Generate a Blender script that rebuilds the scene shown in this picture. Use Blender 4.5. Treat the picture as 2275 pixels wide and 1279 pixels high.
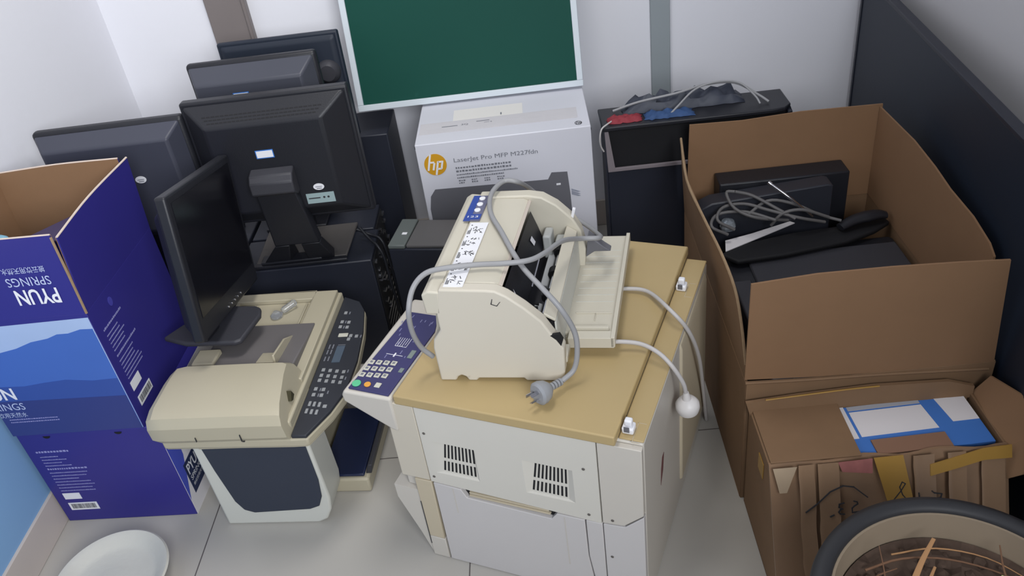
import bpy, bmesh, math, random
from mathutils import Vector, Matrix, Euler
random.seed(7)
for o in list(bpy.data.objects): bpy.data.objects.remove(o)
SC = bpy.context.scene
COL = SC.collection

# ---------------------------------------------------------------- camera, world, light, exposure
R3 = [[0.9932, -0.1011, -0.0584], [-0.0099, -0.5717, 0.8204], [-0.1164, -0.8142, -0.5688]]
cam_d = bpy.data.cameras.new('camera'); cam = bpy.data.objects.new('camera', cam_d); COL.objects.link(cam)
xa = Vector((R3[0][0], R3[1][0], R3[2][0])).normalized()
fw = Vector((R3[0][2], R3[1][2], R3[2][2])).normalized()
ya = fw.cross(xa) * -1
ya = xa.cross(fw) * 1
za = -fw
ya = za.cross(xa)
cam.matrix_world = Matrix(((xa.x, ya.x, za.x, 0), (xa.y, ya.y, za.y, 0), (xa.z, ya.z, za.z, 1.55), (0, 0, 0, 1)))
cam_d.sensor_width = 36.0; cam_d.lens = 1860.0 / 2275.0 * 36.0
cam_d.clip_start = 0.02; cam_d.clip_end = 50
SC.camera = cam

W = bpy.data.worlds.new('world'); SC.world = W; W.use_nodes = True
W.node_tree.nodes['Background'].inputs[0].default_value = (0.82, 0.88, 1.0, 1)
W.node_tree.nodes['Background'].inputs[1].default_value = 0.35

def area(name, loc, target, sx, sy, power, col):
    l = bpy.data.lights.new(name, 'AREA'); l.shape = 'RECTANGLE'; l.size = sx; l.size_y = sy; l.energy = power; l.color = col
    o = bpy.data.objects.new(name, l); COL.objects.link(o); o.location = loc
    o.rotation_euler = (Vector(target) - Vector(loc)).to_track_quat('-Z', 'Y').to_euler()
    return o
key_l = area('added_key_light', (0.45, -1.1, 2.0), (-1.25, 1.7, 0.85), 1.3, 1.1, 33, (0.93, 0.96, 1.0)); key_l.data.spread = math.radians(100)  # unseen area lamp, added and aimed to brighten the left wall
fill_l = area('added_overhead_fill', (-0.25, 1.5, 2.8), (-1.0, 2.0, 0.6), 0.9, 0.5, 15, (1.0, 0.985, 0.96))  # unseen overhead lamp added to lift the left and back walls
fill_l.data.spread = math.radians(120)
SC.view_settings.view_transform = 'Standard'; SC.view_settings.look = 'None'
SC.view_settings.gamma = 1.0; SC.view_settings.use_curve_mapping = False
SC.view_settings.exposure = -0.35

# ---------------------------------------------------------------- materials
def lin(c):
    return tuple(((v / 255) / 12.92 if v / 255 <= 0.04045 else ((v / 255 + 0.055) / 1.055) ** 2.4) for v in c)
MATS = {}
def mat(name, rgb, rough=0.55, var=0.06, scale=6.0, bump=0.0, bscale=80.0, metal=0.0, spots=None, spec=0.4, coat=0.0, trans=0.0):
    """procedural material: base colour with soft mottling, optional dirt spots and fine bump"""
    if name in MATS: return MATS[name]
    m = bpy.data.materials.new(name); m.use_nodes = True; nt = m.node_tree; b = nt.nodes['Principled BSDF']
    c = lin(rgb)
    tc = nt.nodes.new('ShaderNodeTexCoord'); no = nt.nodes.new('ShaderNodeTexNoise')
    no.inputs['Scale'].default_value = scale; no.inputs['Detail'].default_value = 4
    nt.links.new(tc.outputs['Object'], no.inputs['Vector'])
    mx = nt.nodes.new('ShaderNodeMix'); mx.data_type = 'RGBA'
    mx.inputs[6].default_value = (*[v * (1 - var) for v in c], 1); mx.inputs[7].default_value = (*[min(1, v * (1 + var)) for v in c], 1)
    nt.links.new(no.outputs['Fac'], mx.inputs[0]); last = mx.outputs[2]
    if spots:
        sc, amount, scol = spots
        n2 = nt.nodes.new('ShaderNodeTexNoise'); n2.inputs['Scale'].default_value = sc; n2.inputs['Detail'].default_value = 3
        nt.links.new(tc.outputs['Object'], n2.inputs['Vector'])
        rp = nt.nodes.new('ShaderNodeValToRGB'); rp.color_ramp.elements[0].position = amount; rp.color_ramp.elements[1].position = min(1, amount + 0.12)
        nt.links.new(n2.outputs['Fac'], rp.inputs[0])
        m2 = nt.nodes.new('ShaderNodeMix'); m2.data_type = 'RGBA'; m2.inputs[7].default_value = (*lin(scol), 1)
        nt.links.new(rp.outputs[0], m2.inputs[0]); nt.links.new(last, m2.inputs[6]); last = m2.outputs[2]
    nt.links.new(last, b.inputs['Base Color'])
    b.inputs['Roughness'].default_value = rough; b.inputs['Metallic'].default_value = metal
    b.inputs['Specular IOR Level'].default_value = spec
    if coat: b.inputs['Coat Weight'].default_value = coat; b.inputs['Coat Roughness'].default_value = 0.25
    if trans: b.inputs['Transmission Weight'].default_value = trans
    if bump:
        n3 = nt.nodes.new('ShaderNodeTexNoise'); n3.inputs['Scale'].default_value = bscale; n3.inputs['Detail'].default_value = 3
        nt.links.new(tc.outputs['Object'], n3.inputs['Vector'])
        bp = nt.nodes.new('ShaderNodeBump'); bp.inputs['Strength'].default_value = bump; bp.inputs['Distance'].default_value = 0.002
        nt.links.new(n3.outputs['Fac'], bp.inputs['Height']); nt.links.new(bp.outputs[0], b.inputs['Normal'])
    MATS[name] = m; return m

M_wall = mat('white_paint', (236, 236, 242), 0.7, 0.03, 1.2, 0.15, 60)
M_rwall = mat('grey_paint', (214, 212, 214), 0.75, 0.05, 1.5)
M_dado = mat('pale_blue_paint', (128, 168, 208), 0.6, 0.05, 2)
M_base = mat('beige_skirting_tile', (196, 186, 178), 0.4, 0.06, 5)
M_column = mat('dark_column_paint', (126, 118, 116), 0.45, 0.10, 4)
M_strip = mat('grey_trunking', (156, 164, 168), 0.5, 0.06, 6)
M_card = mat('cardboard', (136, 104, 76), 0.85, 0.07, 9, 0.25, 30)
M_card2 = mat('worn_cardboard', (128, 100, 74), 0.8, 0.12, 14, 0.35, 22, spots=(7, 0.68, (112, 84, 62)))
M_cardedge = mat('cardboard_cut_edge', (150, 126, 98), 0.9, 0.2, 90)
M_cream = mat('cream_plastic', (200, 194, 178), 0.42, 0.03, 5, 0.05, 200)
M_creamd = mat('cream_plastic_scuffed', (204, 197, 182), 0.45, 0.03, 6, spots=(26, 0.74, (120, 108, 98)))
M_mfp = mat('grey_green_cream_plastic', (178, 170, 148), 0.42, 0.03, 5)
M_mfpl = mat('light_grey_plastic', (200, 200, 192), 0.4, 0.03, 5)
M_yellow = mat('yellowed_plastic', (178, 156, 112), 0.42, 0.07, 2.5, spots=(3.2, 0.62, (166, 150, 118)))
M_copier = mat('aged_white_plastic', (198, 192, 182), 0.45, 0.04, 4)
M_copierw = mat('white_door_plastic', (196, 192, 190), 0.45, 0.03, 4)
M_copierb = mat('aged_beige_plastic', (192, 180, 156), 0.45, 0.04, 4)
M_dgrey = mat('charcoal_plastic', (56, 56, 62), 0.5, 0.08, 8, 0.1, 300)
M_black = mat('black_plastic', (32, 33, 39), 0.42, 0.10, 6, 0.1, 300)
M_black2 = mat('black_blue_steel', (36, 39, 50), 0.45, 0.12, 4)
M_deep = mat('matt_black', (20, 20, 24), 0.7, 0.1, 8)
M_screen = mat('dark_screen_glass', (18, 18, 24), 0.22, 0.05, 5, spec=0.5)
M_dusty = mat('dusty_dark_plastic', (86, 82, 80), 0.7, 0.14, 9, spots=(12, 0.62, (64, 62, 64)))
M_navy = mat('dark_navy_panel', (28, 36, 50), 0.5, 0.08, 2)
M_mid = mat('mid_grey_plastic', (104, 104, 110), 0.5, 0.06, 6)
M_panel = mat('slate_keypad_plastic', (48, 50, 57), 0.45, 0.06, 6)
M_purple = mat('purple_keypad_film', (54, 52, 98), 0.35, 0.06, 8)
M_key = mat('pale_key', (200, 198, 184), 0.5, 0.04, 20)
M_keyg = mat('greyed_key', (150, 152, 154), 0.5, 0.04, 20)
M_green = mat('green_button', (92, 190, 140), 0.4)
M_orange = mat('orange_button', (226, 160, 64), 0.4)
M_blue = mat('box_indigo_print', (50, 46, 128), 0.42, 0.05, 4)
M_bluel = mat('box_navy_print', (52, 62, 124), 0.42, 0.05, 3)
M_white = mat('white_print', (232, 232, 236), 0.5, 0.02)
M_ink = mat('grey_ink', (120, 122, 130), 0.6, 0.02)
M_inkd = mat('dark_ink', (52, 52, 56), 0.6, 0.02)
M_gold = mat('gold_print', (208, 152, 28), 0.5, 0.03)
M_hpbox = mat('glossy_white_carton', (214, 214, 222), 0.45, 0.02, 4)
M_tape = mat('dull_clear_tape', (213, 209, 213), 0.25, 0.05, 16, 0.4, 25)
M_cable = mat('grey_cable', (150, 150, 152), 0.45, 0.04)
M_cablew = mat('off_white_cable', (190, 186, 184), 0.45, 0.04)
M_plugw = mat('white_plug', (214, 210, 208), 0.4, 0.03)
M_plugg = mat('grey_plug', (146, 148, 152), 0.45, 0.04)
M_metal = mat('bright_metal', (200, 200, 205), 0.25, 0.05, metal=1.0)
M_glass = mat('clear_plastic', (236, 238, 240), 0.08, 0.01, trans=0.85)
M_cyan = mat('blue_sticker_border', (60, 120, 200), 0.5)
M_label = mat('pale_green_label', (150, 170, 172), 0.5, 0.04, 30)
M_red = mat('red_fabric', (138, 48, 58), 0.7, 0.1, 12)
M_bluef = mat('blue_fabric', (50, 78, 122), 0.7, 0.12, 12)
M_soil = mat('dry_soil', (84, 68, 58), 0.95, 0.4, 40, 0.8, 60)
M_pot = mat('stone_pot', (150, 134, 114), 0.7, 0.12, 10, spots=(14, 0.62, (120, 100, 84)))
M_rim = mat('dark_rubber_rim', (48, 48, 51), 0.55, 0.06, 6)
M_twig = mat('dry_straw', (178, 134, 92), 0.7, 0.15, 30)
M_twigd = mat('brown_twig', (120, 88, 66), 0.8, 0.15, 30)
M_leafg = mat('pale_green_stub', (182, 184, 124), 0.6, 0.1, 30)
M_yt = mat('yellow_tape', (166, 128, 62), 0.3, 0.08, 14, 0.5, 20)
M_paper = mat('white_paper', (226, 222, 224), 0.7, 0.02)
M_bbox = mat('blue_carton_print', (70, 122, 200), 0.45, 0.04)
M_basin = mat('off_white_stoneware', (190, 188, 180), 0.5, 0.04, 12, 0.3, 90)
M_pale = mat('pale_blue_plastic', (140, 196, 224), 0.5, 0.06, 8)

# ---------------------------------------------------------------- mesh helpers
def smooth_path(pts, n=6):
    P = [Vector(p) for p in pts]; out = []
    Q = [P[0] * 2 - P[1]] + P + [P[-1] * 2 - P[-2]]
    for i in range(1, len(Q) - 2):
        for k in range(n):
            t = k / n; a, b, c, d = Q[i - 1], Q[i], Q[i + 1], Q[i + 2]
            out.append(0.5 * ((2 * b) + (-a + c) * t + (2 * a - 5 * b + 4 * c - d) * t * t + (-a + 3 * b - 3 * c + d) * t ** 3))
    out.append(P[-1]); return out

class MB:
    def __init__(s): s.v = []; s.f = []
    def add(s, vs, fs):
        o = len(s.v); s.v += [tuple(v) for v in vs]; s.f += [tuple(i + o for i in f) for f in fs]; return s
    def box(s, x0, x1, y0, y1, z0, z1, M=None):
        vs = [Vector((x, y, z)) for z in (z0, z1) for y in (y0, y1) for x in (x0, x1)]
        if M is not None: vs = [M @ v for v in vs]
        return s.add(vs, [(0, 2, 3, 1), (4, 5, 7, 6), (0, 1, 5, 4), (2, 6, 7, 3), (0, 4, 6, 2), (1, 3, 7, 5)])
    def prism(s, prof, axis, a, b, M=None, prof2=None):
        n = len(prof); prof2 = prof2 or prof
        def mk(p, t):
            return Vector((t, p[0], p[1])) if axis == 'x' else Vector((p[0], t, p[1])) if axis == 'y' else Vector((p[0], p[1], t))
        vs = [mk(p, a) for p in prof] + [mk(p, b) for p in prof2]
        if M is not None: vs = [M @ v for v in vs]
        return s.add(vs, [tuple(range(n)), tuple(range(2 * n - 1, n - 1, -1))] + [(i, i + n, (i + 1) % n + n, (i + 1) % n) for i in range(n)])
    def hull8(s, bot, top):
        """solid between two quads (same order)"""
        return s.add(list(bot) + list(top), [(3, 2, 1, 0), (4, 5, 6, 7)] + [(i, (i + 1) % 4, (i + 1) % 4 + 4, i + 4) for i in range(4)])
    def tube(s, pts, r, n=8, sm=6, caps=True, flat=1.0):
        P = smooth_path(pts, sm) if sm else [Vector(p) for p in pts]
        rr = r if callable(r) else (lambda t: r)
        up = Vector((0, 0, 1)); prev = None; rings = []
        for i, p in enumerate(P):
            d = (P[min(i + 1, len(P) - 1)] - P[max(i - 1, 0)]).normalized()
            if prev is None:
                a = d.cross(up)
                if a.length < 1e-3: a = d.cross(Vector((1, 0, 0)))
                a.normalize()
            else:
                a = (prev - d * prev.dot(d)).normalized()
            b = d.cross(a); prev = a; q = rr(i / (len(P) - 1))
            rings.append([p + a * (math.cos(2 * math.pi * k / n) * q) + b * (math.sin(2 * math.pi * k / n) * q * flat) for k in range(n)])
        vs = [v for rg in rings for v in rg]; fs = []
        for i in range(len(rings) - 1):
            for k in range(n):
                fs.append((i * n + k, i * n + (k + 1) % n, (i + 1) * n + (k + 1) % n, (i + 1) * n + k))
        if caps: fs += [tuple(range(n - 1, -1, -1)), tuple((len(rings) - 1) * n + k for k in range(n))]
        return s.add(vs, fs)
    def lathe(s, prof, c=(0, 0, 0), n=48, M=None, closed=False):
        """prof: (r, z) list; ends with r=0 are capped by a fan"""
        vs = []; fs = []
        for (r, z) in prof:
            for k in range(n):
                a = 2 * math.pi * k / n
                vs.append(Vector((c[0] + r * math.cos(a), c[1] + r * math.sin(a), c[2] + z)))
        m = len(prof)
        for i in range(m - 1 + (1 if closed else 0)):
            j = (i + 1) % m
            for k in range(n): fs.append((i * n + k, i * n + (k + 1) % n, j * n + (k + 1) % n, j * n + k))
        if not closed: fs += [tuple(range(n - 1, -1, -1)), tuple((m - 1) * n + k for k in range(n))]
        if M is not None: vs = [M @ v for v in vs]
        return s.add(vs, fs)
    def sheet(s, top, bot, nrm, t=0.004):
        """thin board between two polylines, thickness t along nrm"""
        n = len(top); d = Vector(nrm).normalized() * t
        A = [Vector(p) for p in top]; B = [Vector(p) for p in bot]
        vs = A + B + [p + d for p in A] + [p + d for p in B]; fs = []
        for i in range(n - 1):
            fs += [(i, i + 1, n + i + 1, n + i), (2 * n + i + 1, 2 * n + i, 3 * n + i, 3 * n + i + 1), (i, 2 * n + i, 2 * n + i + 1, i + 1), (n + i, n + i + 1, 3 * n + i + 1, 3 * n + i)]
        fs += [(0, n, 3 * n, 2 * n), (n - 1, 3 * n - 1, 4 * n - 1, 2 * n - 1)]
        return s.add(vs, fs)
    def tri(s, me_v, me_f): return s.add(me_v, me_f)
    def build(s, name, m, parent=None, bevel=0.0, seg=2, world=False, angle=35, smooth=True):
        vs = s.v
        if world and parent is not None:
            inv = frame(parent).inverted(); vs = [inv @ Vector(v) for v in vs]
        me = bpy.data.meshes.new(name); me.from_pydata([tuple(v) for v in vs], [], s.f)
        bm = bmesh.new(); bm.from_mesh(me); bmesh.ops.remove_doubles(bm, verts=bm.verts, dist=1e-6)
        bmesh.ops.recalc_face_normals(bm, faces=bm.faces); bm.to_mesh(me); bm.free()
        me.materials.append(m)
        if smooth:
            me.polygons.foreach_set('use_smooth', [True] * len(me.polygons)); me.set_sharp_from_angle(angle=math.radians(angle))
        o = bpy.data.objects.new(name, me); COL.objects.link(o)
        if parent is not None: o.parent = parent
        if bevel:
            b = o.modifiers.new('bevel', 'BEVEL'); b.width = bevel; b.segments = seg; b.limit_method = 'ANGLE'; b.angle_limit = math.radians(28)
            b.harden_normals = False
        return o

def frame(o):
    M = Matrix.Translation(o.location) @ o.rotation_euler.to_matrix().to_4x4()
    return (frame(o.parent) @ M) if o.parent else M
def thing(name, label, cat, loc=(0, 0, 0), rz=0.0, rot=None, group=None):
    o = bpy.data.objects.new(name, None); COL.objects.link(o); o.empty_display_size = 0.05
    o.location = loc; o.rotation_euler = rot if rot is not None else (0, 0, math.radians(rz))
    o['label'] = label; o['category'] = cat
    if group: o['group'] = group
    return o
def tag(o, label, cat, group=None):
    o['label'] = label; o['category'] = cat
    if group: o['group'] = group
    return o
def struct(o): o['kind'] = 'structure'; return o
def plabel(o, t): o['label'] = t; return o

# frames on faces: o = origin, u = right, w = up
def facem(o, u, w, off=0.0):
    u = Vector(u).normalized(); w = Vector(w).normalized(); n = u.cross(w)
    o = Vector(o) + n * off
    return Matrix(((u.x, w.x, n.x, o.x), (u.y, w.y, n.y, o.y), (u.z, w.z, n.z, o.z), (0, 0, 0, 1)))
def text_into(mb, s, M, width, height, x=0.0, y=0.0, shear=0.0, bold=0.0, th=0.0006):
    """writing fitted into width x height at (x, y) of face frame M"""
    cu = bpy.data.curves.new('t', 'FONT'); cu.body = s; cu.size = 1; cu.shear = shear; cu.offset = bold; cu.resolution_u = 3
    ob = bpy.data.objects.new('t', cu); COL.objects.link(ob)
    bpy.context.view_layer.update()
    dg = bpy.context.evaluated_depsgraph_get(); me = bpy.data.meshes.new_from_object(ob.evaluated_get(dg))
    xs = [v.co.x for v in me.vertices]; ys = [v.co.y for v in me.vertices]
    if xs:
        x0, x1, y0, y1 = min(xs), max(xs), min(ys), max(ys); sx = width / (x1 - x0); sy = height / (y1 - y0)
        mb.add([M @ Vector(((v.co.x - x0) * sx + x, (v.co.y - y0) * sy + y, th)) for v in me.vertices], [tuple(p.vertices) for p in me.polygons])
    bpy.data.objects.remove(ob); bpy.data.curves.remove(cu); bpy.data.meshes.remove(me)
def quad_on(mb, M, x0, x1, y0, y1, th=0.0005):
    mb.box(x0, x1, y0, y1, 0, th, M); return mb
def poly_on(mb, M, pts, th=0.0005):
    mb.prism(pts, 'z', 0, th, M); return mb
def tiny_rows(mb, M, x, y, w, rows, h=0.0035, gap=0.0065, th=0.0004, jit=0.25, cell=0.004, slant=0.0):
    """rows of illegible small print"""
    for r in range(rows):
        xx = x + r * slant; end = x + w * (1 - jit * random.random())
        while xx < end:
            c = cell * random.uniform(0.5, 1.2)
            quad_on(mb, M, xx, xx + c, y - r * gap, y - r * gap + h * random.uniform(0.7, 1), th); xx += c + cell * 0.35
def barcode(parent, M, x, y, w, h, name='barcode_label'):
    b = MB(); quad_on(b, M, x, x + w, y, y + h, 0.0006); o = b.build(name, M_white, parent)
    k = MB(); xx = x + w * 0.08
    while xx < x + w * 0.92:
        c = random.choice([0.0008, 0.0014, 0.002]); quad_on(k, M, xx, xx + c, y + h * 0.2, y + h * 0.85, 0.0009); xx += c + random.choice([0.001, 0.0016])
    k.build('barcode_bars', M_inkd, o)

# ---------------------------------------------------------------- the room
YB = 2.58
struct(MB().box(-1.45, 1.3, -1.2, YB + 0.15, -0.05, 0.0).build('floor', None or mat('floor_tile', (176, 172, 165), 0.3, 0.04, 2.0), None))
fl = bpy.data.objects['floor'].data.materials[0]; nt = fl.node_tree
br = nt.nodes.new('ShaderNodeTexBrick'); br.offset = 0.0; br.inputs['Scale'].default_value = 1.0
br.inputs['Brick Width'].default_value = 0.64; br.inputs['Row Height'].default_value = 0.64; br.inputs['Mortar Size'].default_value = 0.0016
br.inputs['Mortar Smooth'].default_value = 0.1
mp = nt.nodes.new('ShaderNodeMapping'); mp.inputs['Location'].default_value = (0.904, -1.525 + 1.28, 0)
tc = nt.nodes.new('ShaderNodeTexCoord'); nt.links.new(tc.outputs['Object'], mp.inputs[0]); nt.links.new(mp.outputs[0], br.inputs['Vector'])
bs = nt.nodes['Principled BSDF']; src = bs.inputs['Base Color'].links[0].from_socket
nt.links.new(src, br.inputs['Color1']); nt.links.new(src, br.inputs['Color2']); br.inputs['Mortar'].default_value = (*lin((96, 90, 88)), 1)
nt.links.new(br.outputs['Color'], bs.inputs['Base Color'])
struct(MB().box(-1.45, -1.305, -1.2, YB, 0, 2.75).build('wall_left', M_wall))
struct(MB().box(-1.305, -1.302, -1.2, 1.74, 0.10, 0.72).build('trim_1', M_dado))
struct(MB().box(-1.305, -1.295, -1.2, YB - 0.001, 0.0005, 0.10).build('baseboard_left', M_base, bevel=0.002))
struct(MB().box(-1.45, 1.3, YB, YB + 0.12, 0, 2.75).build('wall_back', M_wall))
struct(MB().box(-0.975, 1.05, YB - 0.01, YB - 0.0005, 0.0005, 0.10).build('baseboard_back', M_base, bevel=0.002))
struct(MB().box(1.06, 1.25, 0.2, YB - 0.0005, 0, 2.3).build('wall_right', M_rwall))
struct(MB().box(-0.981, -0.868, YB - 0.02, YB - 0.0006, 0.0005, 2.7).box(-0.868, -0.856, YB - 0.028, YB - 0.0006, 0.0005, 2.7).build('trim_2', M_column, bevel=0.003))
struct(MB().box(0.354, 0.414, YB - 0.012, YB - 0.0007, 0.1, 2.7).build('trim_3', M_strip, bevel=0.002))

# ---------------------------------------------------------------- dark partition panel
t = thing('partition_panel', 'tall dark navy partition panel standing along the right side by the grey wall', 'partition', (0.984, 2.545, 0), 0)
a5 = math.radians(5.0)
Mp = Matrix(((math.cos(-a5), -math.sin(-a5), 0, 0), (math.sin(-a5), math.cos(-a5), 0, 0), (0, 0, 1, 0), (0, 0, 0, 1)))
MB().box(0, 0.022, -1.75, 0, 0.004, 0.766, Mp).build('board', M_navy, t, 0.002)
MB().box(-0.002, 0.024, -1.752, 0.0, 0.766, 0.777, Mp).build('top_rail', M_black2, t, 0.002)
MB().box(-0.003, 0.0235, -0.012, 0.003, 0.004, 0.765, Mp).build('end_rail', M_black2, t, 0.001)

# ---------------------------------------------------------------- chalkboard leaning on the wall
th_ = math.radians(12.0); rl = math.radians(-0.15)
bt = thing('chalkboard', 'green chalkboard with a thin white metal frame leaning on the back wall', 'chalkboard', (-0.548, 2.36, 0.6067), rot=Euler((-th_ * 1.0, rl, 0)))
W_, H_ = 0.6735, 0.90
MB().box(0.016, W_ - 0.016, 0.004, 0.012, 0.016, H_ - 0.016).build('writing_surface', mat('green_board', (20, 72, 62), 0.55, 0.07, 2.2, spec=0.15, spots=(9, 0.74, (44, 98, 88))), bt)
fr = MB()
fr.box(0, W_, -0.002, 0.016, 0, 0.018).box(0, W_, -0.002, 0.016, H_ - 0.018, H_).box(0, 0.018, -0.0018, 0.0158, 0.018, H_ - 0.018).box(W_ - 0.018, W_, -0.0018, 0.0158, 0.018, H_ - 0.018)
fr.build('frame', mat('pale_aluminium', (206, 214, 220), 0.4, 0.04), bt, 0.0015)

# ---------------------------------------------------------------- HP carton
hp = thing('printer_carton', 'big white printer carton with a round gold logo standing under the chalkboard', 'box', (-0.358, 2.093, 0), 0.2)
hw, hd, hh = 0.4808, 0.415, 0.60
MB().box(0, hw, 0, hd, 0, hh).build('carton', M_hpbox, hp, 0.0025)
Fm = facem((0, 0, 0), (1, 0, 0), (0, 0, 1), 0.0003)
lg = MB(); lg.prism([(0.0475 + 0.031 * math.cos(k * math.pi / 20), 0.537 + 0.0325 * math.sin(k * math.pi / 20)) for k in range(40)], 'z', 0, 0.0005, Fm)
lgo = lg.build('round_logo', M_gold, hp)
tx = MB()
def bar(mb, p, q, w, th=0.0011):
    p = Vector((*p, 0)); q = Vector((*q, 0)); d = (q - p).normalized(); n = Vector((-d.y, d.x, 0)) * w / 2
    mb.prism([((p + n).x, (p + n).y), ((q + n).x, (q + n).y), ((q - n).x, (q - n).y), ((p - n).x, (p - n).y)], 'z', 0.0005, th, Fm)
# slanted h and p of the logo
bar(tx, (0.0255, 0.521), (0.0375, 0.568), 0.0052); bar(tx, (0.0395, 0.521), (0.0455, 0.5425), 0.0052); bar(tx, (0.0345, 0.5445), (0.0455, 0.5445), 0.0048)
bar(tx, (0.0458, 0.506), (0.0560, 0.5465), 0.0052); bar(tx, (0.0555, 0.5445), (0.0665, 0.5445), 0.0048); bar(tx, (0.0685, 0.5465), (0.0625, 0.523), 0.0052); bar(tx, (0.0515, 0.5235), (0.0625, 0.5235), 0.0048)
tx.build('logo_letters', M_white, lgo)
tx = MB(); text_into(tx, 'LaserJet Pro MFP M227fdn', Fm, 0.232, 0.0165, 0.0995, 0.5335); tx.build('printed_title', M_ink, hp)
tx = MB(); tiny_rows(tx, Fm, 0.101, 0.517, 0.165, 2, 0.006, 0.0105, cell=0.007); tiny_rows(tx, Fm, 0.101, 0.4965, 0.172, 2, 0.0045, 0.0095, cell=0.004)
for k in range(4): tiny_rows(tx, Fm, 0.104 + k * 0.036, 0.478, 0.016, 2, 0.004, 0.007, cell=0.005, jit=0.05)
tx.build('printed_small_text', M_ink, hp)
pp = MB(); poly_on(pp, Fm, [(0.012, 0.06), (0.0105, 0.40), (0.018, 0.44), (0.034, 0.461), (0.352, 0.4535), (0.3635, 0.474), (0.4073, 0.4715), (0.411, 0.40), (0.414, 0.06)])
pic = pp.build('printed_printer_picture', M_mid, hp)
k = MB(); k.box(0.374, 0.386, 0.4325, 0.4385, 0.0005, 0.0008, Fm); k.build('printed_mark', M_white, pic)
k = MB()
for a_ in (0.405, 0.398, 0.392): k.prism([(0.4145, a_ + 0.012), (0.440, a_), (0.432, a_ - 0.001), (0.4145, a_ + 0.006)], 'z', 0, 0.0005, Fm)
k.build('printed_shadow', mat('grey_print', (150, 154, 168), 0.5), hp)
Ft = facem((0, 0, hh), (1, 0, 0), (0, 1, 0), 0.0003)
tp = MB(); quad_on(tp, Ft, 0.008, hw - 0.03, 0.062, 0.135); tp.build('packing_tape', M_tape, hp)
tp = MB(); quad_on(tp, Ft, 0.10, 0.30, 0.135, 0.21); tp.build('shipping_label', mat('label_white', (234, 230, 226), 0.4, 0.02), hp)
tx = MB(); quad_on(tx, Ft, 0.236, 0.240, 0.143, 0.158, 0.0008); tx.build('shipping_mark', M_ink, hp); tx = MB(); quad_on(tx, Ft, 0.07, 0.115, 0.098, 0.102, 0.0008); text_into(tx, '3Q', Ft, 0.02, 0.012, 0.125, 0.096, th=0.0008)
tx.build('shipping_code', M_ink, hp); tx = MB(); quad_on(tx, Ft, 0.168, 0.205, 0.112, 0.116, 0.0008); quad_on(tx, Ft, 0.208, 0.212, 0.100, 0.104, 0.0008); quad_on(tx, Ft, 0.19, 0.205, 0.101, 0.103, 0.0008)
tx.build('shipping_marks', M_ink, hp)
rg = MB(); c0 = (0.4495, 0.026); 
for kk in range(24):
    a0, a1 = kk * math.pi / 12, (kk + 1) * math.pi / 12
    rg.add([Ft @ Vector((c0[0] + r * math.cos(a), c0[1] + r * 1.25 * math.sin(a), 0.0008)) for r, a in ((0.008, a0), (0.008, a1), (0.0098, a1), (0.0098, a0))], [(0, 1, 2, 3)])
def bart(p, q, w):
    p = Vector((*p, 0)); q = Vector((*q, 0)); d = (q - p).normalized(); n = Vector((-d.y, d.x, 0)) * w / 2
    rg.prism([((p + n).x, (p + n).y), ((q + n).x, (q + n).y), ((q - n).x, (q - n).y), ((p - n).x, (p - n).y)], 'z', 0.0004, 0.0009, Ft)
for dx, up in ((-0.0055, 1), (-0.0015, 0), (0.0015, 0), (0.005, 0)): bart((c0[0] + dx, c0[1] - 0.006), (c0[0] + dx + 0.003, c0[1] + (0.009 if up else 0.005)), 0.0014)
rg.build('small_top_logo', M_inkd, hp)
MB().box(hw + 0.0002, hw + 0.001, -0.0005, 0.004, hh - 0.012, hh - 0.006).build('corner_slot', M_deep, hp); k = MB(); k.box(-0.001, -0.0002, -0.0005, 0.004, hh - 0.012, hh - 0.004); k.build('corner_slot', M_deep, hp)

# ---------------------------------------------------------------- black office cabinet with things on top
cb = thing('office_cabinet', 'black cabinet with a grey framed recess behind the large cardboard box', 'cabinet', (0.1566, 2.0737, 0), 0)
CW, CD, CH = 0.498, 0.125, 0.600
body = MB().box(0, CW, 0.022, CD, 0, CH - 0.012)
body.box(0, 0.004, 0, 0.022, 0.0, CH - 0.012).box(0.004, CW, 0.003, 0.022, 0, 0.466).box(CW - 0.012, CW, 0, 0.022, 0.466, CH - 0.012)
body.build('body', M_black2, cb, 0.002)
MB().prism([(-0.006, -0.006), (CW - 0.05, -0.006), (CW - 0.02, 0.0), (CW, 0.022), (CW, CD), (-0.006, CD)], 'z', CH - 0.012, CH).build('top', M_black, cb, 0.003)
MB().prism([(0.0, CH - 0.013), (0.0105, CH - 0.013), (0.024, 0.4765), (CW - 0.02, 0.4765), (CW - 0.02, 0.4665), (0.0045, 0.4665)], 'y', -0.004, 0.004).build('recess_frame', mat('grey_frame', (126, 118, 122), 0.5), cb, 0.001)
MB().box(0.012, CW - 0.013, 0.018, 0.0215, 0.467, CH - 0.014).build('recess_back', M_deep, cb)
cl = MB()
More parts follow.
